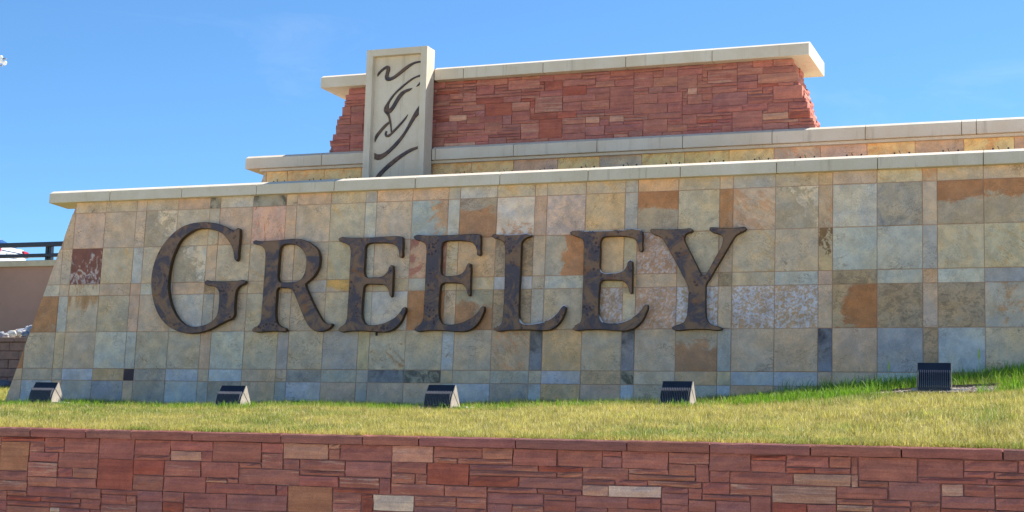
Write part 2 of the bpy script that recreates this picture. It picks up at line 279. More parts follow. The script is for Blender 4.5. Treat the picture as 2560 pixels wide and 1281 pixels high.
# ------------------------------------------------------------------ materials
def make_slate():
    t = NT('slate_tile')
    rnd = t.info('Random')
    oc = t.coord('Object')
    rc = t.n.new('ShaderNodeCombineXYZ')
    for i, k in enumerate((91.0, 57.0, 33.0)):
        t.put(rc.inputs[i], t.math('MULTIPLY', rnd, k))
    p = t.vmath('ADD', oc, rc.outputs[0])
    rot = t.n.new('ShaderNodeVectorRotate'); rot.rotation_type = 'AXIS_ANGLE'
    rot.inputs['Axis'].default_value = (0, 1, 0)
    t.put(rot.inputs['Vector'], p)
    t.put(rot.inputs['Angle'], t.prop('ang'))
    ps = t.vmath('MULTIPLY', rot.outputs[0], t.prop('stretch', 'Vector'))
    nz = t.noise(ps, 1.0, 7, 0.62, 0.9)
    bias = t.vmath('DOT_PRODUCT', oc, t.prop('bias', 'Vector'))
    nf = t.noise(t.vmath('ADD', p, (2, 4, 6)), 34.0, 5, 0.8, 0.5)
    x = t.math('ADD', t.math('ADD', t.math('MULTIPLY', nz, 0.78), t.math('MULTIPLY', nf, 0.22)), bias)
    amt = t.prop('amt')
    lo = t.math('SUBTRACT', 1.0, amt)
    hi = t.math('ADD', lo, t.prop('soft'))
    mask = t.math('MULTIPLY', t.ss(x, lo, hi), 0.86)
    base = t.info('Color')
    col = t.mix(mask, base, t.prop('stain', 'Color'))
    # cloudy mineral drift, warm against cool
    c1 = t.noise(p, 2.6, 5, 0.6, 0.5)
    col = t.mix(t.ss(c1, 0.35, 0.68), col, t.mix(1.0, col, (1.12, 1.0, 0.82), 'MULTIPLY'))
    c2 = t.noise(t.vmath('ADD', p, (5, 9, 2)), 5.0, 6, 0.65, 0.3)
    col = t.mix(t.ss(c2, 0.30, 0.72), t.mix(1.0, col, (0.80, 0.81, 0.84), 'MULTIPLY'), t.mix(1.0, col, (1.16, 1.15, 1.12), 'MULTIPLY'))
    fine = t.noise(p, 55.0, 3, 0.7)
    gm = t.ss(t.noise(t.vmath('ADD', p, (7, 2, 3)), 4.0, 4, 0.6), 0.35, 0.7, 0.25, 1.0)
    col = t.mix(gm, col, t.mix(t.ss(fine, 0.25, 0.8), t.mix(1.0, col, (0.74, 0.74, 0.75), 'MULTIPLY'), t.mix(1.0, col, (1.20, 1.20, 1.18), 'MULTIPLY')))
    # thin rusty veins
    vn = t.noise(t.vmath('MULTIPLY', ps, (0.9, 0.9, 1.6)), 1.3, 5, 0.6, 1.6)
    ridge = t.ss(t.math('ABSOLUTE', t.math('SUBTRACT', vn, 0.5)), 0.022, 0.004)
    vz = t.ss(t.noise(t.vmath('ADD', p, (9, 9, 1)), 2.4, 4, 0.6), 0.50, 0.62)
    col = t.mix(t.math('MULTIPLY', t.math('MULTIPLY', ridge, vz), 0.55), col, srgb(128, 88, 52))
    # soft rust bloom with ragged edge
    rb = t.noise(t.vmath('ADD', p, (1, 6, 8)), 3.4, 8, 0.72, 0.8)
    col = t.mix(t.ss(rb, 0.60, 0.74, 0.0, 0.5), col, t.mix(1.0, col, (1.05, 0.80, 0.55), 'MULTIPLY'))
    pb = t.noise(t.vmath('ADD', p, (4, 1, 2)), 4.2, 8, 0.74, 0.8)
    col = t.mix(t.ss(pb, 0.60, 0.70, 0.0, 0.42), col, t.mix(0.6, col, srgb(214, 206, 190)))
    # cleft lines along the bedding
    cv = t.noise(t.vmath('MULTIPLY', ps, (1.6, 1.6, 5.5)), 2.2, 6, 0.75, 1.2)
    col = t.mix(t.ss(cv, 0.58, 0.70, 0.0, 0.62), col, t.mix(1.0, col, (0.62, 0.56, 0.50), 'MULTIPLY'))
    col = t.mix(t.ss(cv, 0.40, 0.30, 0.0, 0.40), col, t.mix(1.0, col, (1.22, 1.20, 1.16), 'MULTIPLY'))
    # dark mineral specks
    sp = t.noise(t.vmath('ADD', p, (3, 1, 7)), 17.0, 4, 0.7, 0.4)
    spk = t.prop('speck')
    sl = t.math('SUBTRACT', 0.80, t.math('MULTIPLY', spk, 0.25))
    smask = t.math('MULTIPLY', t.ss(sp, sl, t.math('ADD', sl, 0.05)), t.math('MINIMUM', t.math('MULTIPLY', spk, 3.0), 1.0))
    col = t.mix(smask, col, (0.045, 0.033, 0.025))
    # fine crazing
    rough_b = t.prop('rough')
    h = t.math('ADD', t.math('MULTIPLY', t.noise(p, 9.0, 7, 0.7, 0.6), t.math('ADD', 0.25, t.math('MULTIPLY', rough_b, 2.2))), t.math('MULTIPLY', mask, 0.25))
    t.bump(h, 0.55, 0.012)
    return t.done(col, 0.62, 0.0, 0.4)

def make_cast():
    t = NT('cast_stone')
    p = t.vmath('ADD', t.pos(), t.vmath('MULTIPLY', (1, 1, 1), (0, 0, 0)))
    v = t.info('Random')
    a = t.noise(p, 1.7, 5, 0.6, 0.3)
    col = t.mix(t.ss(a, 0.3, 0.7), srgb(224, 208, 184), srgb(237, 224, 204))
    col = t.mix(t.math('MULTIPLY', v, 0.35), col, srgb(208, 194, 170))
    g = t.noise(p, 70.0, 3, 0.7)
    col = t.mix(t.ss(g, 0.3, 0.75), t.mix(1.0, col, (0.90, 0.90, 0.89), 'MULTIPLY'), col)
    st = t.noise(t.vmath('MULTIPLY', p, (6.0, 6.0, 1.2)), 1.0, 6, 0.65, 0.2)
    col = t.mix(t.ss(st, 0.60, 0.78, 0.0, 0.5), col, srgb(168, 146, 116))
    d = t.noise(t.vmath('ADD', p, (11, 3, 5)), 14.0, 5, 0.7, 0.3)
    col = t.mix(t.ss(d, 0.70, 0.78, 0.0, 0.5), col, srgb(110, 98, 84))
    dr = t.noise(t.vmath('MULTIPLY', p, (9.0, 9.0, 0.6)), 1.0, 5, 0.7, 0.1)
    col = t.mix(t.ss(dr, 0.56, 0.72, 0.0, 0.28), col, srgb(128, 116, 98))
    t.bump(t.noise(p, 45.0, 4, 0.7), 0.25, 0.006)
    return t.done(col, 0.85, 0.0, 0.25)

def make_sandstone():
    t = NT('red_sandstone')
    rnd = t.info('Random')
    rc = t.n.new('ShaderNodeCombineXYZ')
    for i, k in enumerate((71.0, 47.0, 93.0)):
        t.put(rc.inputs[i], t.math('MULTIPLY', rnd, k))
    oc = t.coord('Object')
    p = t.vmath('ADD', oc, rc.outputs[0])
    base = t.info('Color')
    strat = t.noise(t.vmath('MULTIPLY', p, (1.5, 1.5, 26.0)), 1.0, 6, 0.6, 0.35)
    strat2 = t.noise(t.vmath('MULTIPLY', p, (2.2, 2.2, 52.0)), 1.0, 5, 0.7, 0.25)
    col = t.mix(t.ss(strat, 0.32, 0.66), t.mix(1.0, base, (0.86, 0.82, 0.82), 'MULTIPLY'), t.mix(1.0, base, (1.10, 1.09, 1.05), 'MULTIPLY'))
    band = t.prop('band')
    lo = t.math('SUBTRACT', 0.86, t.math('MULTIPLY', band, 0.42))
    bm_ = t.ss(strat2, lo, t.math('ADD', lo, 0.09))
    col = t.mix(t.math('MULTIPLY', bm_, 0.62), col, srgb(214, 176, 152))
    col = t.mix(t.ss(strat2, 0.42, 0.30, 0.0, 0.6), col, t.mix(1.0, col, (0.62, 0.58, 0.58), 'MULTIPLY'))
    cl = t.noise(p, 5.0, 5, 0.6, 0.4)
    col = t.mix(t.ss(cl, 0.3, 0.7), t.mix(1.0, col, (0.86, 0.84, 0.86), 'MULTIPLY'), t.mix(1.0, col, (1.10, 1.08, 1.04), 'MULTIPLY'))
    g = t.noise(p, 80.0, 3, 0.75)
    col = t.mix(t.ss(g, 0.3, 0.75), t.mix(1.0, col, (0.82, 0.80, 0.80), 'MULTIPLY'), t.mix(1.0, col, (1.10, 1.10, 1.10), 'MULTIPLY'))
    # lime bloom
    lb = t.noise(t.vmath('ADD', p, (4, 8, 1)), 9.0, 6, 0.72, 0.5)
    col = t.mix(t.ss(lb, 0.69, 0.80, 0.0, 0.55), col, srgb(190, 172, 165))
    h = t.math('ADD', t.math('MULTIPLY', strat2, 0.8), t.math('MULTIPLY', t.noise(p, 16.0, 6, 0.7, 0.4), 0.9))
    t.bump(h, 0.65, 0.018)
    return t.done(col, 0.88, 0.0, 0.2)

def make_mortar(name, rgb, k=1.0):
    t = NT(name)
    p = t.pos()
    a = t.noise(p, 6.0, 5, 0.65)
    c = srgb(*rgb)
    col = t.mix(a, tuple(x * 0.8 for x in c), tuple(min(1, x * 1.2) for x in c))
    t.bump(t.noise(p, 60.0, 4, 0.7), 0.3, 0.006)
    return t.done(col, 0.95, 0.0, 0.1)

def make_bronze():
    t = NT('patinated_bronze')
    p = t.vmath('ADD', t.coord('Object'), t.info('Location'))
    a = t.noise(p, 3.2, 6, 0.66, 0.8)
    b = t.noise(t.vmath('ADD', p, (3, 7, 1)), 9.0, 5, 0.7, 0.6)
    brown = t.mix(b, srgb(116, 90, 72), srgb(160, 120, 88))
    blue = t.mix(b, srgb(70, 62, 74), srgb(98, 86, 88))
    col = t.mix(t.ss(a, 0.42, 0.57), brown, blue)
    # acid rings
    w = t.vmath('ADD', p, t.vmath('MULTIPLY', t.noise(p, 8.0, 3, 0.5), (0.03, 0.0, 0.03)))
    vz = t.voro(w, 17.0)
    zone = t.ss(t.noise(t.vmath('ADD', p, (8, 2, 4)), 2.6, 4, 0.6), 0.50, 0.60)
    spot = t.math('MULTIPLY', t.ss(vz, 0.46, 0.36), zone)
    col = t.mix(t.math('MULTIPLY', spot, 0.75), col, srgb(44, 36, 52))
    ring = t.math('MULTIPLY', t.math('MULTIPLY', t.ss(vz, 0.36, 0.44), t.ss(vz, 0.58, 0.46)), zone)
    col = t.mix(t.math('MULTIPLY', ring, 0.6), col, srgb(140, 98, 70))
    o = t.noise(t.vmath('ADD', p, (1, 5, 9)), 4.0, 5, 0.7, 0.7)
    col = t.mix(t.ss(o, 0.56, 0.70, 0.0, 0.75), col, srgb(150, 92, 40))
    # the cut sides are darker brown
    nrm = t.n.new('ShaderNodeNewGeometry').outputs['Normal']
    face = t.ss(t.math('ABSOLUTE', t.vmath('DOT_PRODUCT', nrm, (0, 1, 0))), 0.75, 0.95)
    side = t.mix(b, srgb(58, 42, 26), srgb(88, 64, 34))
    col = t.mix(face, side, col)
    col = t.mix(t.math('MULTIPLY', t.prop('dark'), 0.5), col, (0.02, 0.02, 0.025))
    # chipped pale edge on top faces of worn letters
    up = t.ss(t.vmath('DOT_PRODUCT', nrm, (0, 0, 1)), 0.2, 0.4)
    ch = t.ss(t.noise(p, 7.0, 4, 0.6), 0.42, 0.48)
    col = t.mix(t.math('MULTIPLY', t.math('MULTIPLY', up, ch), t.prop('chip')), col, srgb(225, 225, 228))
    t.bump(t.math('ADD', t.noise(p, 30.0, 5, 0.7), t.math('MULTIPLY', spot, 0.4)), 0.2, 0.006)
    return t.done(col, t.math('ADD', 0.42, t.math('MULTIPLY', b, 0.25)), 0.12, 0.45)

def plain(name, rgb, rough=0.6, metal=0.0, var=0.15, scale=8.0, spec=0.4, bump=0.0):
    t = NT(name)
    p = t.pos()
    a = t.noise(p, scale, 5, 0.65, 0.2)
    c = srgb(*rgb)
    col = t.mix(t.ss(a, 0.3, 0.7), tuple(x * (1 - var) for x in c), tuple(min(1, x * (1 + var)) for x in c))
    if bump: t.bump(t.noise(p, scale * 6, 5, 0.7), bump, 0.01)
    return t.done(col, rough, metal, spec)

def make_grass(name, transl=0.25):
    t = NT(name)
    col = t.vcol('tint')
    t.done(col, 0.6, 0.0, 0.25)
    tr = t.n.new('ShaderNodeBsdfTranslucent')
    t.l.new(col, tr.inputs['Color'])
    mx = t.n.new('ShaderNodeMixShader')
    mx.inputs[0].default_value = transl
    t.l.new(t.bsdf.outputs[0], mx.inputs[1])
    t.l.new(tr.outputs[0], mx.inputs[2])
    t.l.new(mx.outputs[0], t.out.inputs['Surface'])
    return t.mat

def make_soil():
    t = NT('lawn_soil')
    p = t.pos()
    a = t.noise(p, 1.3, 6, 0.65, 0.3)
    b = t.noise(p, 24.0, 5, 0.75)
    col = t.mix(t.ss(a, 0.35, 0.65), (0.40, 0.33, 0.10), (0.28, 0.27, 0.07))
    col = t.mix(t.ss(b, 0.35, 0.7), t.mix(1.0, col, (0.55, 0.55, 0.55), 'MULTIPLY'), col)
    t.bump(b, 0.6, 0.03)
    return t.done(col, 0.95, 0.0, 0.1)

M_SLATE = make_slate()
M_CAST = make_cast()
M_RED = make_sandstone()
M_GROUT = make_mortar('tile_grout', (196, 158, 136))
M_REDMORTAR = make_mortar('red_mortar', (150, 108, 104))
M_JOINT = make_mortar('coping_joint', (124, 96, 76))
M_BRONZE = make_bronze()
M_GRASS = make_grass('lawn_blades', 0.4)
M_LUSH = make_grass('lush_blades', 0.35)
M_SOIL = make_soil()
M_BLACK = plain('black_painted_metal', (36, 38, 50), 0.38, 0.0, 0.2, 6.0, 0.5)
M_LOUVRE = plain('bare_louvre_metal', (112, 114, 124), 0.3, 0.3, 0.1, 6.0, 0.6)
M_SIDE = plain('sunlit_side_panel', (168, 158, 146), 0.6, 0.0, 0.12, 9.0, 0.4)  # sun glare on the dark floodlight sides, put into a pale colour
M_PAD = plain('concrete_pad', (190, 184, 172), 0.9, 0.0, 0.12, 9.0, 0.2, 0.3)
M_STUCCO = plain('tan_stucco', (166, 134, 118), 0.92, 0.0, 0.06, 1.2, 0.15, 0.15)
M_LEDGE = plain('ledge_concrete', (186, 176, 150), 0.9, 0.0, 0.12, 2.0, 0.2, 0.2)
M_BLOCK = plain('split_block', (136, 112, 108), 0.95, 0.0, 0.16, 7.0, 0.15, 0.5)
M_ASPHALT = plain('asphalt', (64, 64, 66), 0.95, 0.0, 0.2, 3.0, 0.2, 0.3)
M_EARTH = plain('lower_ground', (190, 180, 160), 0.95, 0.0, 0.15, 0.6, 0.15, 0.2)
M_GLASS = plain('car_glass', (44, 70, 120), 0.06, 0.0, 0.05, 1.0, 0.9)  # blue of the reflected sky put into the glass colour
M_CARWHITE = plain('white_car_paint', (232, 234, 238), 0.18, 0.0, 0.02, 1.0, 0.6)
M_TYRE = plain('tyre_rubber', (22, 22, 23), 0.8, 0.0, 0.1, 6.0, 0.3)
M_RIM = plain('wheel_rim', (150, 152, 156), 0.3, 0.8, 0.05, 6.0, 0.5)
M_RED_LENS = plain('red_tail_lens', (206, 22, 34), 0.15, 0.0, 0.1, 9.0, 0.7)
M_PLATE = plain('pale_plate', (206, 210, 206), 0.5)
M_LAMPW = plain('lamp_white', (236, 238, 240), 0.3, 0.0, 0.03, 3.0, 0.6)
M_GALV = plain('galvanised_steel', (142, 148, 156), 0.45, 0.6, 0.12, 6.0, 0.5)
M_DARKFIX = plain('dark_fixture', (38, 36, 38), 0.6, 0.0, 0.15, 9.0, 0.4)

def make_rock():
    t = NT('pale_rock')
    p = t.vmath('ADD', t.coord('Object'), t.info('Location'))
    a = t.noise(p, 6.0, 6, 0.7, 0.4)
    c = t.info('Color')
    col = t.mix(t.ss(a, 0.3, 0.7), t.mix(1.0, c, (0.66, 0.66, 0.68), 'MULTIPLY'), c)
    t.bump(a, 0.5, 0.03)
    return t.done(col, 0.9, 0.0, 0.2)
M_ROCK = make_rock()

# ------------------------------------------------------------------ setting: ground
BASE_X = [-40, -1.0, 4.0, 8.2, 9.6, 11.0, 12.7, 14.1, 15.4, 18.0, 22.0, 45.0]
BASE_Z = [-1.28, -1.27, -1.24, -1.19, -1.14, -1.07, -0.96, -0.82, -0.66, -0.42, -0.25, -0.1]
def ground_z(x, y):
    zb = np.interp(x, BASE_X, BASE_Z)
    y = np.asarray(y, float)
    t_ = np.clip((y + 8.2) / 8.2, 0, 1)
    z = -1.725 * (1 - t_) + zb * t_ + 0.46 * t_ * (1 - t_)
    z = z + np.where(y > 0, y * 0.085, 0.0)
    return z + 0.018 * np.sin(x * 1.7 + y * 0.9) * np.clip(t_ * 4, 0, 1) + 0.012 * np.sin(x * 3.1 - y * 2.3) * np.clip(t_ * 4, 0, 1)

def build_lawn():
    xs = np.concatenate([np.linspace(-45, -3, 22), np.linspace(-2.6, 20, 60), np.linspace(21, 45, 14)])
    ys = np.concatenate([np.linspace(-8.12, 0.4, 30), np.linspace(0.9, 8.6, 14)])
    X, Y = np.meshgrid(xs, ys)
    Z = ground_z(X, Y)
    n, k = len(ys), len(xs)
    v = np.stack([X, Y, Z], -1).reshape(-1, 3)
    f = [(j * k + i, j * k + i + 1, (j + 1) * k + i + 1, (j + 1) * k + i) for j in range(n - 1) for i in range(k - 1)]
    me = mesh('lawn', v.tolist(), f, M_SOIL)
    for p in me.polygons: p.use_smooth = True
    tag(link('lawn', me), kind='structure', label='sloping dry lawn between the red wall and the sign')
build_lawn()
me = mesh('ground', [(-2500, -2500, -3.45), (2500, -2500, -3.45), (2500, 2500, -3.45), (-2500, 2500, -3.45)], [(0, 1, 2, 3)], M_EARTH)
tag(link('ground', me), kind='structure')

# ------------------------------------------------------------------ stone tiles of the sign wall
W = 0.61
S = W * 0.32076
BAT = R_(-2.4)                       # the wall face leans back a little
seq = "SLL" * 13
U = [0.0]
for ch in seq: U.append(U[-1] + (W if ch == 'L' else S))
VROW = [(2.0257, 2.215), (1.4157, 2.0257), (0.8057, 1.4157), (0.61, 0.8057), (0.0, 0.61), (-0.61, 0.0), (-0.8057, -0.61), (-1.4157, -0.8057)]
def colx(c):
    if c >= 0: return U[c], U[c + 1]
    return (-W, 0.0) if c == -1 else (-2 * W, -W)

PAL = {   # base colour, stain colour, amount, softness, stretch, angle, bias, speck, roughness
 'a': ((172, 160, 140), (160, 152, 140), .50, .25, (3, 3, 3), 0, (0, 0, 0), .02, .2),
 'b': ((150, 154, 152), (166, 156, 140), .46, .25, (3, 3, 4), .4, (0, 0, 0), .03, .2),
 'l': ((170, 176, 172), (150, 160, 164), .50, .3, (3, 3, 3), 0, (0, 0, 0), .02, .15),
 'L': ((166, 171, 174), (152, 158, 164), .50, .3, (3, 3, 3), 0, (0, 0, 0), .03, .15),
 'B': ((146, 149, 152), (120, 126, 134), .50, .3, (5, 5, 2), 0, (0, 0, 0), .04, .3),
 't': ((182, 152, 116), (172, 158, 136), .46, .25, (3, 3, 4), .5, (0, 0, 0), .05, .3),
 'T': ((186, 154, 118), (202, 140, 88), .47, .06, (3, 3, 11), -.9, (0, 0, 0), .0, .3),
 'o': ((186, 128, 78), (176, 150, 116), .42, .15, (3, 3, 4), .6, (0, 0, 0), .05, .4),
 'O': ((176, 150, 112), (190, 112, 48), .66, .04, (3, 2, 2), .2, (.9, 0, 0), .04, .4),
 'p': ((178, 156, 134), (172, 162, 148), .46, .25, (3, 3, 3), 0, (0, 0, 0), .03, .2),
 'P': ((190, 152, 118), (182, 160, 138), .42, .2, (3, 3, 7), .2, (0, 0, 0), .03, .2),
 'y': ((172, 164, 140), (188, 156, 96), .44, .14, (2.5, 2.5, 9), -.6, (0, 0, 0), .03, .25),
 'Y': ((184, 156, 126), (208, 156, 52), .58, .05, (3, 3, 3), 0, (0, 0, 2.4), .02, .2),
 'd': ((122, 124, 132), (46, 46, 54), .55, .3, (3, 3, 3), 0, (0, 0, .5), .05, .5),
 'D': ((142, 138, 124), (66, 68, 64), .52, .15, (5, 5, 4), .3, (0, 0, 0), .05, .5),
 'k': ((62, 50, 56), (52, 42, 48), .5, .3, (3, 3, 3), 0, (0, 0, 0), .0, .4),
 'w': ((156, 150, 130), (198, 190, 172), .47, .05, (6, 6, 7), .5, (.35, 0, .25), .06, .7),
 'r': ((152, 136, 112), (124, 112, 94), .50, .06, (11, 11, 16), .2, (0, 0, 0), .08, .9),
 's': ((160, 134, 112), (180, 178, 184), .53, .16, (16, 16, 20), .7, (0, 0, 0), .06, 1.1),
 'S': ((162, 142, 118), (186, 192, 204), .56, .14, (17, 17, 19), .3, (0, 0, 0), .05, 1.1),
 'h': ((170, 156, 130), (190, 118, 56), .44, .06, (2.5, 2.5, 4), .1, (0, 0, 1.5), .06, .4),
 'i': ((170, 158, 134), (188, 126, 72), .60, .04, (2.5, 2.5, 4), .1, (0, 0, -1.1), .05, .4),
 'j': ((162, 154, 136), (188, 116, 56), .54, .10, (4, 4, 3), .3, (1.5, 0, 0), .05, .5),
 'm': ((164, 172, 176), (120, 92, 66), .34, .02, (6, 6, 6), 0, (0, 0, 0), .14, .3),
 'M': ((176, 168, 146), (160, 104, 44), .40, .16, (14, 5, 2), 0, (0, 0, .9), .0, .2),
 'n': ((172, 162, 142), (150, 108, 60), .47, .25, (8, 4, 1.4), 0, (0, 0, .7), .02, .2),
 'q': ((186, 156, 140), (170, 108, 76), .46, .1, (7, 5, 2.4), .2, (0, 0, 0), .06, .5),
 'Q': ((186, 150, 124), (172, 96, 82), .47, .08, (4, 4, 3), -.6, (0, 0, 0), .02, .3),
 'v': ((166, 162, 144), (142, 100, 58), .40, .10, (9, 5, 3), .7, (0, 0, 0), .08, .4),
 'g': ((168, 162, 138), (104, 104, 100), .44, .16, (5, 5, 4), -.4, (0, 0, 0), .08, .4),
 'z': ((154, 164, 166), (192, 142, 92), .45, .03, (4, 4, 5), .2, (.4, 0, 0), .03, .4),
 'Z': ((166, 162, 150), (182, 136, 88), .44, .06, (5, 5, 5), .2, (0, 0, 0), .08, .5),
 'R': ((168, 158, 156), (104, 46, 14), .555, .09, (9, 7, 6), .15, (0, 0, .15), .22, .8),
 'f': ((188, 170, 154), (172, 156, 146), .50, .02, (7, 7, 7), .4, (0, 0, 0), .02, 1.0),
 'F': ((188, 182, 172), (176, 130, 86), .36, .02, (4, 4, 4), .3, (0, 0, -.5), .04, .9),
 'x': ((184, 158, 122), (178, 140, 92), .42, .2, (3, 3, 6), .8, (0, 0, 0), .24, .3),
 'u': ((176, 160, 130), (110, 78, 36), .50, .04, (16, 16, 14), 0, (0, 0, .4), .2, .7),
 'c': ((212, 180, 130), (196, 150, 92), .48, .15, (3, 3, 6), .5, (0, 0, 0), .05, .3),
 'e': ((142, 138, 132), (112, 118, 126), .5, .2, (5, 5, 5), .5, (0, 0, 0), .08, .4),
}
ROWS = [
 ['', '', '', 'g', 'g', 'a', 'y', 'P', 'D', 'l', 'D', 'a', 'P', 'g', 'b', 'P', 'P', 'b', 'l', 'y', 'a', 'a', 'y', 'b', 't', 'a', 'a', 'b', 'a', 't', 'a', 'y', 'T', 'a', 'a', 'a', 'y', 'a', 'p'],
 ['', '', 'p', 'p', 'a', 'a', 'w', 'a', 'a', 'p', 'q', 'P', 'a', 'y', 'l', 'a', 'z', 'l', 'i', 'F', 'P', 'f', 'x', 'b', 'h', 'g', 'o', 'T', 'w', 'T', 'l', 'e', 'a', 'h', 'h', 'a', 'y', 'a', 't'],
 ['', 'a', 'a', 'R', 'y', 'l', 'y', 'w', 'p', 'y', 'y', 'a', 'a', 'y', 'l', 'a', 'Q', 'y', 't', 'r', 'a', 'j', 'x', 'a', 's', 'a', 'a', 'y', 'a', 'u', 'l', 'l', 'b', 'y', 'y', 'a', 'b', 'l', 'a'],
 ['', 'l', 'a', 'M', 'a', 'P', 'l', 'P', 'r', 'a', 'y', 'a', 'b', 'Y', 'a', 'y', 'b', 'y', 'y', 'L', 'a', 'l', 'y', 't', 'p', 'a', 'r', 'y', 'l', 'P', 'r', 'l', 't', 'l', 'B', 'b', 'a', 'p', 'l'],
 ['', 'o', 'l', 'n', 'a', 'p', 'a', 'l', 'b', 'a', 'a', 'a', 'a', 'a', 'l', 'l', 'o', 'a', 'i', 'r', 'b', 'a', 's', 'a', 's', 'S', 'a', 'S', 'S', 'a', 'O', 'r', 'a', 'r', 'Z', 'b', 'y', 'a', 't'],
 ['o', 'a', 'y', 'a', 'l', 'l', 'v', 'v', 'P', 'l', 'a', 'b', 'a', 'b', 'g', 'v', 'a', 'm', 'a', 'T', 'd', 't', 'a', 'd', 'a', 'i', 'B', 'a', 'p', 'd', 'p', 'B', 'r', 'L', 'a', 'b', 'a', 'l', 'y'],
 ['t', 'a', 'a', 'L', 't', 'k', 'e', 'L', 'a', 'm', 'p', 'p', 'e', 'b', 'b', 'd', 'D', 'y', 'a', 'b', 'a', 'L', 't', 'D', 'a', 't', 'y', 'L', 'L', 'p', 'p', 'L', 'a', '', '', '', '', '', ''],
 ['p', 'L', 'p', 'b', 'B', 'p', 'e', 'L', 'b', 'e', 'p', 'B', 'L', 'p', 'b', 'p', 'p', 'b', 'L', 'e', 'L', 't', 'p', 'L', 'a', 'b', 'L', 't', 'e', 'b', '', '', '', '', '', '', '', '', ''],
]

def clip_left(poly, a, b):
    """keep the part of a polygon right of the line through a (top) and b (bottom)"""
    def side(p): return (p[0] - a[0]) * (b[1] - a[1]) - (p[1] - a[1]) * (b[0] - a[0])
    out = []
    for i in range(len(poly)):
        p, q = poly[i], poly[(i + 1) % len(poly)]
        sp, sq = side(p), side(q)
        if sp <= 0: out.append(p)
        if (sp < 0 < sq) or (sq < 0 < sp):
            t_ = sp / (sp - sq)
            out.append((p[0] + (q[0] - p[0]) * t_, p[1] + (q[1] - p[1]) * t_))
    return out

def slab_mesh(name, poly, thick, ch=0.004):
    """convex polygon of (x, z) points counter-clockwise seen from -y; front at y=0, chamfered edge"""
    n = len(poly)
    cx = sum(p[0] for p in poly) / n; cz = sum(p[1] for p in poly) / n
    def inset(p):
        dx, dz = p[0] - cx, p[1] - cz
        l = math.hypot(dx, dz) or 1
        return (p[0] - dx / l * ch * 1.4, p[1] - dz / l * ch * 1.4)
    v = [(p[0], thick, p[1]) for p in poly] + [(p[0], ch, p[1]) for p in poly] + [(q[0], 0, q[1]) for q in map(inset, poly)]
    f = [tuple(range(n - 1, -1, -1)), tuple(range(2 * n, 3 * n))]
    for i in range(n):
        j = (i + 1) % n
        f.append((i, j, n + j, n + i)); f.append((n + i, n + j, 2 * n + j, 2 * n + i))
    me = mesh(name, v, f, M_SLATE)
    bm = bmesh.new(); bm.from_mesh(me)
    bmesh.ops.recalc_face_normals(bm, faces=bm.faces)
    bm.to_mesh(me); bm.free()
    return me

def set_tile(o, code, rg, gain=1.0):
    b, s, amt, soft, st, ang, bias, spk, rough = PAL[code]
    if code in 'abltpyPTgevnr': b = [x * .72 + y * .28 for x, y in zip(b, (172, 156, 134))]; s = [x * .8 + y * .2 for x, y in zip(s, (168, 152, 128))]
    def calm(c, k=.22):
        m_ = sum(c) / 3
        return [x + (m_ - x) * k for x in c]
    if code in 'ijzTZQPY': s = calm(s, .34); b = calm(b, .30)
    if code in 'oOh': s = calm(s, .28); b = calm(b, .24)
    if code in 'oOhi': gain *= .84
    j = 1 + rg.uniform(-.05, .07)
    c = [min(1, x * j * q * (1 + rg.uniform(-.03, .03))) for x, q in zip(srgb(*b), (1.78 * gain, 1.60 * gain, 1.55 * gain))]
    o.color = (c[0], c[1], c[2], 1)
    o['stain'] = [x * q for x, q in zip(srgb(*s), (1.72 * gain, 1.54 * gain, 1.50 * gain))]
    o['amt'] = float(amt + .03 + rg.uniform(-.03, .03)); o['soft'] = float(max(soft, .09))
    o['stretch'] = [float(x) for x in st]
    o['ang'] = float(ang + rg.uniform(-.3, .3)); o['bias'] = [float(x) for x in bias]
    o['speck'] = float(spk); o['rough'] = float(rough)

SLOPE_T, SLOPE_B = (0.193, 2.215), (-1.10, -1.75)
root = empty('sign_wall', (6.0, 0.0, -1.45), (BAT, 0, 0))
ROT = Matrix.Rotation(BAT, 4, 'X')
root.location = ROT @ Vector((6.0, 0.0, -1.45))
tag(root, 'long low monument wall clad in mixed slate tiles, leaning back and carrying the bronze letters', 'sign wall')
OFF = Vector((6.0, 0.0, -1.45))
rg = random.Random(5)
cache = {}
GAP = 0.0042
for r, (v0, v1) in enumerate(VROW):
    for ci, code in enumerate(ROWS[r]):
        c = ci - 2
        if not code: continue
        x0, x1 = colx(c)
        if c > 30 and x0 > 18.4: continue
        zb = float(np.interp((x0 + x1) / 2, BASE_X, BASE_Z))
        if v1 < zb - 0.12: continue
        g0 = GAP
        poly = [(x0 + g0, v0 + g0), (x1 - g0, v0 + g0), (x1 - g0, v1 - g0), (x0 + g0, v1 - g0)]
        cut = clip_left(poly, SLOPE_T, SLOPE_B) if c < 3 else poly
        if len(cut) < 3: continue
        cx, cz = (x0 + x1) / 2, (v0 + v1) / 2
        key = (round(x1 - x0, 3), round(v1 - v0, 3))
        loc = [(p[0] - cx, p[1] - cz) for p in cut]
        if cut == poly:
            if key not in cache: cache[key] = slab_mesh('tile', loc, 0.028)
            me = cache[key]
        else:
            me = slab_mesh('tile', loc, 0.028)
        o = link('tile', me, None, root, (cx - OFF.x, rg.uniform(-.004, .003), cz - OFF.z))
        o.rotation_euler = (rg.uniform(-.009, .009), rg.uniform(-.0015, .0015), rg.uniform(-.008, .008))
        set_tile(o, code, rg)
# solid body behind the tiles
mb = MB()
WEND = U[37]                          # right end of the wall, beyond the picture
mb.prism_y([(-1.12, -1.8), (WEND, -1.8), (WEND, 2.212), (0.20, 2.212)], 0.008, 1.70)
mb.build('wall_body', M_GROUT, root, -OFF)

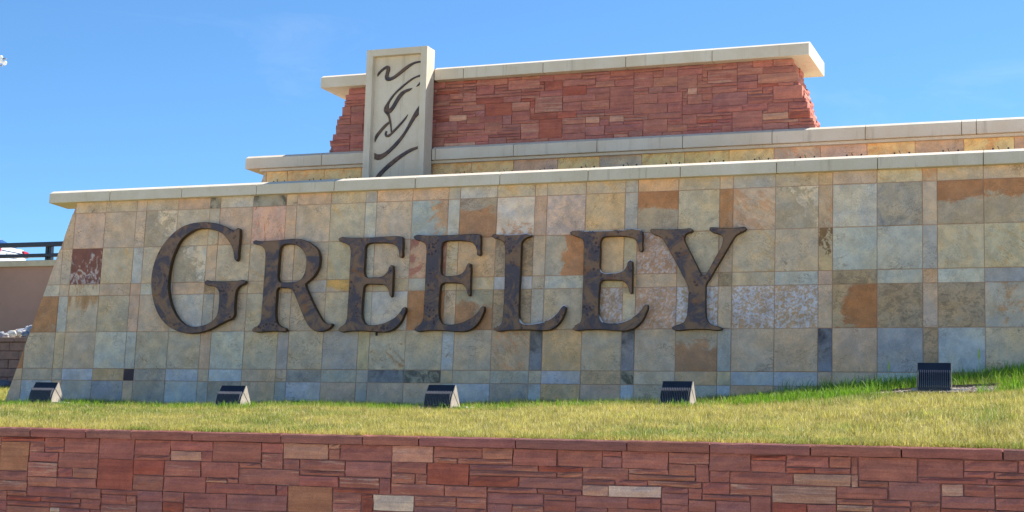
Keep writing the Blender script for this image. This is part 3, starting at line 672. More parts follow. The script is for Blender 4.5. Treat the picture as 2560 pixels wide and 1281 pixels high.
def coping_profile(y0, y1, z0, z1, run=0.10, rise=0.055, lip=True):
    p = [(y0, z0 + .004), (y0 + .004, z0), (y1, z0), (y1, z1)]
    p += [(y0 + run, z1), (y0 + .006, z1 - rise + .002), (y0, z1 - rise - .006)]
    return p
def coping(xa, xb, prof, parent, loc):
    mb = MB()
    mb.prism_x(prof, xa + .0055, xb - .0055)
    o = mb.build('coping_stone', M_CAST, parent, loc)
    return o
def joints(x0, xs, x1):
    a = [x0] + [x for x in xs if x0 < x < x1] + [x1]
    return list(zip(a[:-1], a[1:]))
prof = coping_profile(-0.105, 0.42, 2.205, 2.425)
for xa, xb in joints(-0.30, [0.93 + 1.404 * k for k in range(14) if 0.93 + 1.404 * k < WEND - .3], WEND + .2):
    coping(xa, xb, prof, root, -OFF)
mb = MB(); mb.prism_x([(-0.088, 2.215), (0.40, 2.215), (0.40, 2.412), (0.02, 2.412), (-0.088, 2.35)], -0.28, WEND + .18)
mb.build('joint_mortar', M_JOINT, root, -OFF)

# ------------------------------------------------------------------ bronze letters
def catmull(pts, sub=3, sharp=62):
    """smooth a closed outline, keeping real corners"""
    n = len(pts); out = []
    P = [Vector(p) for p in pts]
    def corner(i):
        a = P[i] - P[i - 1]; b = P[(i + 1) % n] - P[i]
        return a.length > 1e-6 and b.length > 1e-6 and a.angle(b) > R_(sharp)
    for i in range(n):
        p0, p1, p2, p3 = P[i - 1], P[i], P[(i + 1) % n], P[(i + 2) % n]
        if corner(i): p0 = p1 * 2 - p2
        if corner((i + 1) % n): p3 = p2 * 2 - p1
        d = (p2 - p1).length
        # finite tangents scaled by neighbouring lengths
        d0, d2 = max((p1 - p0).length, 1e-6), max((p3 - p2).length, 1e-6)
        m1 = ((p1 - p0) / d0 * d + (p2 - p1) / d * d0) / (d0 + d) * d
        m2 = ((p2 - p1) / d * d2 + (p3 - p2) / d2 * d) / (d + d2) * d
        for k in range(sub):
            t_ = k / sub
            h00 = 2 * t_**3 - 3 * t_**2 + 1; h10 = t_**3 - 2 * t_**2 + t_
            h01 = -2 * t_**3 + 3 * t_**2; h11 = t_**3 - t_**2
            out.append(p1 * h00 + m1 * h10 + p2 * h01 + m2 * h11)
    return out

def relief(name, loops, depth, bevel, mat, parent=None, sub=3):
    """outlines in (x, z) extruded along y; mesh centred in depth at y = 0"""
    cu = bpy.data.curves.new(name, 'CURVE')
    cu.dimensions = '2D'; cu.fill_mode = 'BOTH'
    cu.extrude = depth / 2 - bevel; cu.bevel_depth = bevel; cu.bevel_resolution = 1; cu.offset = -bevel
    for lp in loops:
        pts = catmull(lp, sub)
        sp = cu.splines.new('POLY')
        sp.points.add(len(pts) - 1)
        for q, p in zip(sp.points, pts): q.co = (p[0], p[1], 0, 1)
        sp.use_cyclic_u = True
    tmp = bpy.data.objects.new('tmp', cu)
    COL.objects.link(tmp)
    dg = bpy.context.evaluated_depsgraph_get()
    me = bpy.data.meshes.new_from_object(tmp.evaluated_get(dg))
    bpy.data.objects.remove(tmp)
    me.transform(Matrix.Rotation(math.pi / 2, 4, 'X'))
    me.name = name
    me.materials.clear(); me.materials.append(mat)
    return me

def letter(ch, loops, dx, label, chip=0.0, me=None):
    xs = [p[0] for p in loops[0]]; zs = [p[1] for p in loops[0]]
    ox, oz = (min(xs) + max(xs)) / 2, min(zs)
    if me is None:
        me = relief('letter', [[(p[0] - ox, p[1] - oz) for p in lp] for lp in loops], 0.085, 0.009, M_BRONZE)
    o = link('letter', me)
    o.rotation_euler = (BAT, 0, 0)
    o.location = ROT @ Vector((ox + dx, -0.0675, oz))
    o['chip'] = float(chip)
    tag(o, label, 'letter', 'bronze letters on the sign wall')
    # stand-off pins that carry the letter
    pts = loops[0]
    for k in (len(pts) // 7, len(pts) // 2):
        pass
    return o, me
letter('G', [LETTER_G], 0, 'large bronze capital letter G, tallest and first of the word on the tiled wall')
letter('R', [LETTER_R, LETTER_R_HOLE], 0, 'bronze letter R with a closed bowl, between the large G and the first E')
e1, me_e = letter('E', [LETTER_E], -1.2935, 'bronze letter E right beside the R, a small peg hanging under its foot')
letter('E', [LETTER_E], 0, 'clean-edged bronze letter E standing just left of the letter L', 0.0, me_e)
letter('L', [LETTER_L], 0, 'bronze letter L with white worn patches along its top serif', 1.0)
letter('E', [LETTER_E], 2.535, 'bronze letter E with white worn patches on its top, between the L and the Y', 1.0, me_e)
letter('Y', [LETTER_Y], 0, 'bronze letter Y with forked arms, last of the word')
mb = MB(); mb.tube([(0.12, 0.01, 0.02), (0.12, 0.01, -0.05)], [0.022, 0.017], 8)
mb.build('peg', M_DARKFIX, e1)

# ------------------------------------------------------------------ second tier
t2 = empty('upper_wall', (10.0, 1.75, 2.2))
tag(t2, 'set-back upper wall of tan tiles under a pale coping, behind the letter wall', 'wall')
O2 = Vector((10.0, 1.75, 2.2))
rg = random.Random(9)
xs2 = [2.892, 3.304, 4.021, 4.73, 5.40, 6.05, 6.754, 7.50, 8.262, 8.97, 9.67, 10.37, 11.079, 11.779, 12.488, 13.188, 13.89, 14.589, 15.294, 16.0, 16.7, WEND]
codes2 = 'accccTccPcacccTPcTcPcccTc'
for i in range(-1, len(xs2) - 1):
    xa = 2.62 if i < 0 else xs2[i]
    xb = xs2[i + 1]
    g0 = .004
    poly = [(xa + g0, 2.34), (xb - g0, 2.34), (xb - g0, 2.955), (xa + g0, 2.955)]
    if i < 1: poly = clip_left(poly, (2.86, 2.955), (2.64, 2.30))
    if len(poly) < 3: continue
    cx, cz = (xa + xb) / 2, 2.65
    o = link('tile', slab_mesh('tile', [(p[0] - cx, p[1] - cz) for p in poly], 0.026), None, t2, Vector((cx, 1.742 + rg.uniform(-.002, .002), cz)) - O2)
    set_tile(o, codes2[i + 1], rg)
mb = MB(); mb.prism_y([(2.62, 2.19), (WEND, 2.19), (WEND, 2.97), (2.875, 2.97)], 1.752, 3.1)
mb.build('wall_body', M_GROUT, t2, -O2)
mb = MB(); mb.prism_x([(1.66, 2.925), (3.12, 2.925), (3.12, 2.968), (1.66, 2.968)], 2.80, WEND - .02)
mb.build('bed_moulding', M_CAST, t2, -O2)
prof2 = coping_profile(1.60, 3.20, 2.972, 3.205, 0.085, 0.048)
j2 = [2.54, 4.034]
for xa, xb in [(2.54, 4.034), (4.034, 4.962), (6.092, 6.155)] + joints(6.155, [7.542, 8.968, 10.370, 11.777, 13.18, 14.57, 14.778, 16.18], WEND + .2):
    coping(xa, xb, prof2, t2, -O2)
mb = MB(); mb.prism_x([(1.606, 2.98), (3.18, 2.98), (3.18, 3.196), (1.70, 3.196), (1.606, 3.15)], 2.56, WEND + .18)
mb.build('joint_mortar', M_JOINT, t2, -O2)

# ------------------------------------------------------------------ red stone courses
def ashlar(nx, nz, preset, wr, hr, rg, i0=0):
    occ = np.zeros((nz, nx), int)
    out = []
    for (a, b, c, d, k) in preset:
        a -= i0; c -= i0
        a, c = max(0, a), min(nx, c); b, d = max(0, b), min(nz, d)
        if a >= c or b >= d or occ[b:d, a:c].any(): continue
        occ[b:d, a:c] = 1
        out.append((a, b, c, d, k))
    for j in range(nz):
        for i in range(nx):
            if occ[j, i]: continue
            w = rg.randint(*wr); h = rg.choice(hr)
            h = min(h, nz - j)
            ww = 0
            while ww < w and i + ww < nx and not occ[j, i + ww]: ww += 1
            # swallow slivers
            rest = 0
            while rest < 2 and i + ww + rest < nx and not occ[j, i + ww + rest]: rest += 1
            if rest == 1 and ww == w: ww += 1
            hh = 1
            while hh < h and not occ[j + hh, i:i + ww].any(): hh += 1
            if hh < 4 and j + hh < nz and not occ[j + hh, i:i + ww].any() and (j + hh + 1 >= nz or occ[j + hh + 1, i:i + ww].mean() > .5): hh += 1
            occ[j:j + hh, i:i + ww] = 1
            out.append((i, j, i + ww, j + hh, None))
    return out

REDS = {'r': ((170, 108, 94), .22), 'R': ((168, 94, 76), .15), 'v': ((162, 108, 98), .14), 'S': ((172, 112, 94), .72), 'T': ((174, 120, 88), .25),
        'U': ((176, 118, 96), .35), 'M': ((192, 144, 120), .6), 'C': ((208, 186, 162), .55), 'B': ((184, 138, 116), .85)}
def paint_red(o, code, rg, gain=1.06):
    if code is None:
        code = rg.choices(['r', 'R', 'v', 'S', 'U', 'M', 'B'], [52, 6, 17, 22, 4, .8, .6])[0]
    b, band = REDS[code]
    mm = sum(b) / 3
    b = [x + (mm - x) * .10 for x in b]
    j = 1 + rg.uniform(-.08, .08)
    c = [min(.8, x * j * gain * (1 + rg.uniform(-.04, .04)) * q) for x, q in zip(srgb(*b), (1.02, .99, 1.02))]
    o.color = (c[0], c[1], c[2], 1)
    o['band'] = float(max(0, band + rg.uniform(-.08, .12)))

def rock_face(w, h, depth, rg, jit=0.006, bulge=0.012, nx=4, nz=3):
    """split-faced stone, front towards -y, origin at centre of the face"""
    v, f = [], []
    nx = max(3, min(6, int(w / .09) + 2))
    cor = [(rg.uniform(-jit, jit), rg.uniform(-jit, jit)) for _ in range(4)]
    lean = rg.uniform(-.012, .012); proud = rg.uniform(-.012, .003)
    for b in range(nz):
        for a in range(nx):
            s, t_ = a / (nx - 1), b / (nz - 1)
            ox = (cor[0][0] * (1 - s) + cor[1][0] * s) * (1 - t_) + (cor[3][0] * (1 - s) + cor[2][0] * s) * t_
            oz = (cor[0][1] * (1 - s) + cor[1][1] * s) * (1 - t_) + (cor[3][1] * (1 - s) + cor[2][1] * s) * t_
            edge = a in (0, nx - 1) or b in (0, nz - 1)
            y = proud + lean * (t_ - .5) + rg.uniform(-.004, .004)
            y += 0.008 + rg.uniform(0, .006) if edge else -rg.uniform(0, bulge)
            if edge: oz += rg.uniform(-.0025, .0025)
            v.append(((s - .5) * w + ox, y, (t_ - .5) * h + oz))
    for b in range(nz - 1):
        for a in range(nx - 1):
            i = b * nx + a
            f.append((i, i + 1, i + nx + 1, i + nx))
    ring = [a for a in range(nx)] + [b * nx + nx - 1 for b in range(1, nz)] + [(nz - 1) * nx + a for a in range(nx - 2, -1, -1)] + [b * nx for b in range(nz - 2, 0, -1)]
    n0 = len(v)
    for i in ring: v.append((v[i][0], depth, v[i][2]))
    for k in range(len(ring)):
        k2 = (k + 1) % len(ring)
        f.append((ring[k2], ring[k], n0 + k, n0 + k2))
    return v, f

# third tier: the red stone tower
t3 = empty('stone_tower', (8.2, 1.78, 3.2))
tag(t3, 'tapered block of red sandstone courses under a wide pale coping, topmost tier of the sign', 'stone tower')
O3 = Vector((8.2, 1.78, 3.2))
rg = random.Random(21)
GX, GZ, X0, ZT = .08, .0525, 3.6, 4.325
def tower_left(z): return 4.43 - (4.325 - z) * .345
def tower_right(z): return 12.05 + (4.325 - z) * .325
pre = [(a, b_, c, d, 'M' if k == 'C' else k) for a, b_, c, d, k in TOWER_PRESET]
for (a, b, c, d, k) in ashlar(112, 22, pre, (3, 7), [1, 1, 1, 2, 2, 3], rg):
    xa, xb = X0 + a * GX, X0 + c * GX
    za, zb = ZT - d * GZ, ZT - b * GZ
    zm = (za + zb) / 2
    l, r_ = tower_left(zm) + rg.uniform(-.02, .02), tower_right(zm) + rg.uniform(-.015, .015)
    if xb < l + .10 or xa > r_ - .10: continue
    if xa < l + .10: xa = l
    if xb > r_ - .10: xb = r_
    if xa > 5.0 and xb < 6.05: continue          # behind the pillar
    w, h = xb - xa - .008, zb - za - .007
    v, f = rock_face(w, h, .10, rg, .004, .010)
    o = link('stone', mesh('stone', v, f, M_RED), None, t3, Vector(((xa + xb) / 2, 1.75, zm)) - O3)
    paint_red(o, k, rg, 1.38)
# right end face, stepped quoins
for (a, b, c, d, k) in ashlar(11, 22, [], (3, 5), [1, 2, 2, 3], rg):
    ya, yb = 1.80 + a * .08, 1.80 + c * .08
    za, zb = ZT - d * GZ, ZT - b * GZ
    zm = (za + zb) / 2
    v, f = rock_face(yb - ya - .008, zb - za - .007, .10, rg, .004, .012)
    v = [(-y, x, z) for x, y, z in v]
    o = link('stone', mesh('stone', v, f, M_RED), None, t3, Vector((tower_right(zm) - .012 + rg.uniform(-.02, .015), (ya + yb) / 2, zm)) - O3)
    paint_red(o, k, rg, 1.38)
# left end, out of sight from the road: joined
lv, lf = [], []
for (a, b, c, d, k) in ashlar(11, 22, [], (3, 5), [1, 2, 2, 3], rg):
    ya, yb = 1.80 + a * .08, 1.80 + c * .08
    za, zb = ZT - d * GZ, ZT - b * GZ
    zm = (za + zb) / 2
    v, f = rock_face(yb - ya - .008, zb - za - .007, .10, rg, .004, .012)
    n0 = len(lv)
    lv += [(y + tower_left(zm) + .012 - O3.x, -x + (ya + yb) / 2 - O3.y, z + zm - O3.z) for x, y, z in v]
    lf += [tuple(i + n0 for i in q) for q in f]
o = link('end_stones', mesh('end_stones', lv, lf, M_RED), None, t3)
o['kind'] = 'stuff'; paint_red(o, 'r', rg, 1.42)
mb = MB(); mb.prism_y([(4.08, 3.2), (12.36, 3.2), (12.0, 4.335), (4.47, 4.335)], 1.775, 2.72)
mb.build('tower_core', M_REDMORTAR, t3, -O3)
prof3 = coping_profile(1.60, 3.03, 4.33, 4.555, 0.085, 0.045)
for xa, xb in [(3.955, 4.962), (6.092, 6.619)] + joints(6.619, [8.023, 9.425, 10.83], 12.345):
    coping(xa, xb, prof3, t3, -O3)
mb = MB(); mb.prism_x([(1.606, 4.337), (3.02, 4.337), (3.02, 4.546), (1.70, 4.546), (1.606, 4.50)], 3.97, 12.33)
mb.build('joint_mortar', M_JOINT, t3, -O3)

# ------------------------------------------------------------------ carved pillar
pl = empty('pillar', (5.527, 1.6, 2.2))
tag(pl, 'pale cast-stone pillar with a recessed panel and dark flowing emblem', 'pillar')
OP = Vector((5.527, 1.6, 2.2))
PX0, PX1, PZ = 4.970, 6.083, 4.845
mb = MB()
mb.prism_y([(PX0, 2.2), (PX0 + .118, 2.2), (PX0 + .118, PZ - .113), (PX1 - .113, PZ - .113), (PX1 - .113, 2.2), (PX1, 2.2), (PX1, PZ), (PX0, PZ)], 1.30, 1.42)
mb.build('frame', M_CAST, pl, -OP, bevel=.004)
mb = MB(); mb.box(PX0 + .001, PX1 - .001, 1.4203, 1.615, 2.2, PZ - .001)
mb.build('shaft', M_CAST, pl, -OP)
mb = MB(); mb.box(PX0 + .119, PX1 - .114, 1.405, 1.419, 2.2, PZ - .114)
mb.build('panel', M_CAST, pl, -OP)
for e in EMBLEM:
    cx = sum(p[0] for p in e) / len(e); cz = sum(p[1] for p in e) / len(e)
    me = relief('emblem_stroke', [[(p[0] - cx, p[1] - cz) for p in e]], 0.022, 0.003, M_BRONZE, None, 3)
    o = link('emblem_stroke', me, None, pl, Vector((cx, 1.396, cz)) - OP)
    o['dark'] = 1.0

# ------------------------------------------------------------------ red retaining wall in front
rw = empty('retaining_wall', (11.0, -8.3, -3.45))
tag(rw, 'low red sandstone retaining wall along the bottom of the lawn', 'wall')
OR = Vector((11.0, -8.3, -3.45))
rg = random.Random(33)
GX, GZ, X0, ZT = .06, .05, 0.0, -1.776
stuff_v, stuff_f = [], []
I0 = 88
lay = ashlar(192, 33, RETAINING_PRESET, (4, 9), [1, 2, 2, 2, 3], rg, I0)
from_cam = lambda x: -2.20 - max(0, (15.7 - x)) * .037 - .06
n_st = 0
for (a, b, c, d, k) in lay:
    xa, xb = X0 + (a + I0) * GX, X0 + (c + I0) * GX
    za, zb = ZT - d * GZ, ZT - b * GZ
    v, f = rock_face(xb - xa - .012, zb - za - .010, .12, rg, .005, .014)
    zm = (za + zb) / 2
    if zb > from_cam((xa + xb) / 2) and n_st < 300:
        o = link('stone', mesh('stone', v, f, M_RED), None, rw, Vector(((xa + xb) / 2, -8.30, zm)) - OR)
        paint_red(o, k, rg); n_st += 1
    else:
        n0 = len(stuff_v)
        stuff_v += [(x + (xa + xb) / 2 - OR.x, y, z + zm - OR.z) for x, y, z in v]
        stuff_f += [tuple(i + n0 for i in q) for q in f]
for part0, part1 in ((-8.0, 5.28), (16.8, 27.0)):
    for (a, b, c, d, k) in ashlar(int((part1 - part0) / GX), 33, [], (3, 9), [1, 2, 2, 3], rg):
        xa, xb = part0 + a * GX, part0 + c * GX
        za, zb = ZT - d * GZ, ZT - b * GZ
        v, f = rock_face(xb - xa - .012, zb - za - .010, .12, rg, .005, .014)
        n0 = len(stuff_v)
        stuff_v += [(x + (xa + xb) / 2 - OR.x, y, z + (za + zb) / 2 - OR.z) for x, y, z in v]
        stuff_f += [tuple(i + n0 for i in q) for q in f]
o = link('lower_stones', mesh('lower_stones', stuff_v, stuff_f, M_RED), None, rw)
o['kind'] = 'stuff'; paint_red(o, 'r', rg)
mb = MB(); mb.box(-8.0, 27.0, -8.272, -8.0, -3.45, -1.775)
mb.build('wall_core', M_REDMORTAR, rw, -OR)
capx = list(CAP_JOINTS)
x = capx[0]
while x > -8: x -= rg.uniform(.5, .95); capx.insert(0, x)
x = capx[-1]
while x < 27: x += rg.uniform(.55, .95); capx.append(x)
for xa, xb in zip(capx[:-1], capx[1:]):
    # cap stone: rough front, slightly worn top edge
    nx = 9
    v, f = [], []
    hh = .092 + rg.uniform(-.004, .004)
    for i in range(nx):
        xx = xa + .006 + (xb - xa - .012) * i / (nx - 1)
        jy = rg.uniform(-.006, .006); jz = rg.uniform(-.004, .003)
        z0 = -1.776; z1 = z0 + hh
        v += [(xx, -8.34 + jy, z0 + rg.uniform(0, .004)), (xx, -8.348 + jy, z0 + hh * .5), (xx, -8.342 + jy, z1 - .014 + jz), (xx, -8.322 + jy * .5, z1 + jz), (xx, -7.98, z1), (xx, -7.98, z0)]
    for i in range(nx - 1):
        for k in range(6):
            f.append((i * 6 + k, (i + 1) * 6 + k, (i + 1) * 6 + (k + 1) % 6, i * 6 + (k + 1) % 6))
    f += [tuple(range(6)), tuple(range((nx - 1) * 6 + 5, (nx - 1) * 6 - 1, -1))]
    cx = (xa + xb) / 2
    me = mesh('cap_stone', [(p[0] - cx, p[1] + 8.3, p[2] + 1.73) for p in v], f, M_RED)
    bm = bmesh.new(); bm.from_mesh(me); bmesh.ops.recalc_face_normals(bm, faces=bm.faces); bm.to_mesh(me); bm.free()
    o = link('cap_stone', me, None, rw, Vector((cx, -8.3, -1.73)) - OR)
    paint_red(o, rg.choice(['r', 'r', 'v']), rg, .88)

# ------------------------------------------------------------------ floodlights on the lawn
def flood_parts(root, open_louvre=True, louvre_lit=True):
    """wedge floodlight: width along x, glare hood facing the wall (+y), origin at base centre"""
    w = .165
    # side profile (y, z): curved front, ridge, straight back
    prof = [(-.155, 0), (-.150, .045), (-.138, .085), (-.118, .125), (-.092, .160), (-.072, .182)]
    back = [(.135, 0), (-.02, .245)]
    pr = [(.135, 0), (-.018, .240), (-.030, .240)] + prof[::-1]
    mb = MB(); mb.prism_x([(y, z) for y, z in pr[::-1]][::-1], -w + .012, w - .012)
    mb.build('housing', M_BLACK, root)
    hood = MB(); hood.prism_x([(-.078, .176), (-.028, .249), (-.016, .249), (.0, .236), (-.072, .168)], -w, w)
    hood.build('hood', M_BLACK, root)
    fin = MB()
    n = 17
    for i in range(n):
        x = -w + .016 + (2 * w - .032) * i / (n - 1)
        fin.prism_x([(-.166, .03), (-.166, .05), (-.160, .09), (-.147, .130), (-.128, .163), (-.104, .184), (-.074, .168), (-.090, .150), (-.120, .110), (-.140, .05), (-.144, .03)], x - .002, x + .002)
    fin.build('louvre', M_LOUVRE, root)
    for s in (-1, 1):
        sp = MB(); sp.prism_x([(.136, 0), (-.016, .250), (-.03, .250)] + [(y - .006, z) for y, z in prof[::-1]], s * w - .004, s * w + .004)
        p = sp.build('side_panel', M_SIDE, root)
        sm = MB(); sm.prism_x([(-.088, .166), (-.084, .172), (.085, .03), (.081, .024)], s * w + s * .004 - .0015, s * w + s * .004 + .0015)
        sm.build('seam', M_BLACK, p)
    pd = MB(); pd.box(-.22, .34, -.13, .20, -.12, .022)
    pd.build('concrete_pad', M_PAD, root, (0, 0, 0), bevel=.008)

FL = [(2.30, 'black wedge floodlight at the left end of the lawn, below the big letter G', 0.06),
      (5.37, 'black wedge floodlight on the lawn below the letter R and first E', 0.03),
      (8.45, 'black wedge floodlight on the lawn below the E and L', 0.0),
      (11.57, 'black wedge floodlight on the lawn under the letter Y', -0.02),
      (14.59, 'black wedge floodlight standing in the gravel patch among tall green grass', 0.07)]
src = None
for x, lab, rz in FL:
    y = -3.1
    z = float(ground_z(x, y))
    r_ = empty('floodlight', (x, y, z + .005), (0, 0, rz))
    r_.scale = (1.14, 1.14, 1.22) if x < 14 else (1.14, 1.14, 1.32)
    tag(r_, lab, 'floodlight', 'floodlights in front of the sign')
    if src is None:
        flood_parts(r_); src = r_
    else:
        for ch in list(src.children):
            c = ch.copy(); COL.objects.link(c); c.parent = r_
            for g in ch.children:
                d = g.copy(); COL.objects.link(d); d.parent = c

# ------------------------------------------------------------------ little fixtures on the ledge behind the coping
def ledge_light(root):
    b = MB(); b.box(-.15, .15, -.03, .03, 0, .04); b.build('base', M_DARKFIX, root)
    for x in (-.102, .102):
        k = MB(); k.tube([(x, 0, .04), (x, 0, .306), (x, 0, .318), (x, 0, .336)], [.005, .005, .014, .010], 8)
        k.build('stem', M_DARKFIX, root)
    k = MB(); k.tube([(.01, 0, .04), (.0, 0, .27), (-.04, 0, .36)], .005, 6); k.build('cable', M_DARKFIX, root)
src = None
n_l = 0
for i in range(19):
    x = 3.80 + .6685 * i
    if 5.3 < x < 6.7: continue
    r_ = empty('ledge_light', (x, .6, 2.212 - (.012 if x < 9 else 0)))
    tag(r_, 'small dark two-knob fixture on the ledge, its tip peeping over the lower coping', 'ledge light', 'ledge fixtures behind the lower coping')
    if src is None:
        ledge_light(r_); src = r_
    else:
        for ch in list(src.children):
            c = ch.copy(); COL.objects.link(c); c.parent = r_

# ------------------------------------------------------------------ overpass at the far left
ov = empty('overpass', (-12.0, 16.3, -1.0))
tag(ov, 'tan stucco overpass wall with a pale concrete ledge, at the far left', 'overpass')
OO = Vector((-12.0, 16.3, -1.0))
mb = MB(); mb.box(-60, 12, 16.2, 17.0, -3.4, 3.345); mb.build('stucco_wall', M_STUCCO, ov, -OO)
mb = MB(); mb.box(-60, 12, 16.05, 17.0, 3.348, 3.525); mb.build('concrete_ledge', M_LEDGE, ov, -OO, bevel=.012)
mb = MB(); mb.box(-60, 12, 17.003, 32, 2.6, 3.35); mb.build('road_deck', M_ASPHALT, ov, -OO)
rl = empty('guard_rail', (-13.0, 16.4, 3.527))
tag(rl, 'black two-bar metal guard rail along the top of the overpass', 'guard rail')
OG = Vector((-13.0, 16.4, 3.527))
for z0, z1 in ((3.975, 4.115), (3.655, 3.765)):
    mb = MB(); mb.box(-60, 12, 16.32, 16.44, z0, z1); mb.build('rail', M_BLACK, rl, -OG, bevel=.02)
for k in range(-11, 6):
    x = -13.06 + k * 3.6
    mb = MB()
    mb.prism_x([(16.46, 3.545), (16.60, 3.545), (16.58, 4.06), (16.46, 4.10)], x - .105, x - .02)
    mb.prism_x([(16.46, 3.545), (16.60, 3.545), (16.58, 4.06), (16.46, 4.10)], x + .02, x + .105)
    mb.box(x - .13, x + .13, 16.44, 16.62, 3.527, 3.546)
    mb.tube([(x + .115, 16.5, 3.546), (x + .115, 16.5, 3.60)], .018, 6)
    mb.build('post', M_BLACK, rl, -OG)

# ------------------------------------------------------------------ white car on the overpass
def build_car():
    r_ = empty('car', (-18.52, 18.78, 3.352))
    tag(r_, 'white sedan seen from behind beyond the guard rail, red tail lights', 'car')
    L_, hw = 4.5, .875
    # side outline stations along x (rear = +2.25): half width, sill z, belt z
    st = [(-2.25, .62, .30, .58), (-2.10, .78, .24, .68), (-1.5, .86, .20, .80), (-.8, .875, .20, .90), (.4, .875, .20, .94), (1.4, .87, .20, .99), (1.95, .82, .24, 1.01), (2.18, .76, .30, .99), (2.25, .70, .38, .86)]
    v, f = [], []
    for x, w_, a, b in st:
        ring = [(-w_ * .86, a), (-w_, a + .14), (-w_ * 1.0, (a + b) / 2 + .06), (-w_ * .93, b - .05), (-w_ * .80, b), (w_ * .80, b), (w_ * .93, b - .05), (w_, (a + b) / 2 + .06), (w_, a + .14), (w_ * .86, a)]
        v += [(x, y, z) for y, z in ring]
    n = 10
    for i in range(len(st) - 1):
        for k in range(n):
            f.append((i * n + k, i * n + (k + 1) % n, (i + 1) * n + (k + 1) % n, (i + 1) * n + k))
    f += [tuple(range(n)), tuple(range((len(st) - 1) * n + n - 1, (len(st) - 1) * n - 1, -1))]
    mb = MB(); mb.add(v, f); mb.build('body', M_CARWHITE, r_, smooth=True)
    # cabin
    cs = [(-1.05, .66, .88, .90), (-.35, .60, .90, 1.38), (.35, .60, .92, 1.44), (1.40, .58, .95, 1.34), (2.04, .64, .97, 1.02)]
    v, f = [], []
    for x, w_, a, b in cs:
        v += [(x, -w_ * 1.12, a), (x, -w_, b - .04), (x, -w_ * .88, b), (x, w_ * .88, b), (x, w_, b - .04), (x, w_ * 1.12, a)]
    for i in range(len(cs) - 1):
        for k in range(6):
            f.append((i * 6 + k, i * 6 + (k + 1) % 6, (i + 1) * 6 + (k + 1) % 6, (i + 1) * 6 + k))
    f += [tuple(range(6)), tuple(range(29, 23, -1))]
    mb = MB(); mb.add(v, f); mb.build('cabin_glass', M_GLASS, r_, smooth=True)
    rf = MB()
    rv = []
    for x, w_, b in ((-.34, .55, 1.392), (.35, .55, 1.452), (1.36, .53, 1.356)):
        rv += [(x, -w_, b), (x, w_, b)]
    rf.add(rv + [(x, y, z - .02) for x, y, z in rv], [(0, 2, 3, 1), (2, 4, 5, 3), (6, 7, 9, 8), (8, 9, 11, 10), (0, 1, 7, 6), (4, 10, 11, 5), (0, 6, 8, 2), (2, 8, 10, 4), (1, 3, 9, 7), (3, 5, 11, 9)])
    rf.build('roof', M_CARWHITE, r_)
    for s in (-1, 1):
        p = MB(); p.prism_x([(s * .60, .76), (s * .80, .74), (s * .795, .93), (s * .52, .95)], 2.12, 2.275)
        p.build('tail_light', M_RED_LENS, r_, bevel=.012)
        for x in (-1.42, 1.36):
            t_ = MB(); t_.tube([(x, s * .70, .32), (x, s * .88, .32)], .32, 20)
            ty = t_.build('wheel', M_TYRE, r_)
            q = MB(); q.tube([(x, s * .86, .32), (x, s * .892, .32)], .2, 16); q.build('rim', M_RIM, ty)
    p = MB(); p.box(2.20, 2.268, -.26, .26, .66, .79); p.build('number_plate', M_PLATE, r_)
    p = MB(); p.prism_x([(-.72, .34), (.72, .34), (.76, .56), (-.76, .56)], 2.16, 2.31); p.build('bumper', M_CARWHITE, r_, bevel=.03)
    p = MB(); p.box(2.2, 2.262, -.55, .55, .845, .858); p.build('boot_gap', M_TYRE, r_)
build_car()

# ------------------------------------------------------------------ block wall and rocks, left background
bw = empty('block_wall', (-8.0, 7.4, -.6))
tag(bw, 'grey-brown concrete block retaining wall with pale rocks heaped on top, left background', 'wall')
OB = Vector((-8.0, 7.4, -.6))
rg = random.Random(4)
zt = .515
hs = [.115] + [.20] * 5
for r, h in enumerate(hs):
    x = -14.0 + (0 if r % 2 else .28)
    while x < -1.4:
        w = .62 if r else .56
        mb = MB(); mb.box(-w / 2 + .006, w / 2 - .006, 0, .28, -h / 2 + .006, h / 2 - .006)
        if -8.6 < x < -5.2 or r == 0 or True:
            mb.build('block', M_BLOCK, bw, Vector((x, 7.33 + (0 if r else -.03) + rg.uniform(-.008, .008), zt - h / 2)) - OB, bevel=.012)
        x += w
    zt -= h
mb = MB(); mb.box(-14.2, -1.0, 7.38, 8.0, -.8, .48); mb.build('wall_core', M_BLOCK, bw, -OB)
# short stepped return
sr = empty('stepped_wall', (-6.5, 8.6, .4))
tag(sr, 'short stepped stack of dark blocks just left of the sign edge', 'wall')
for k, (dx, z) in enumerate([(0.0, .72), (.08, .92), (.16, 1.12), (.25, 1.32), (.34, 1.52), (.46, 1.72)]):
    for q in range(2):
        mb = MB(); mb.box(-.28, .28, -.2, .2, -.094, .094)
        mb.build('block', M_BLOCK, sr, (-.28 + dx + q * .57, 0, z - .4), bevel=.014)
mb = MB(); mb.box(-.4, 1.2, -.1, .19, -.9, .35); mb.build('wall_core', M_BLOCK, sr)

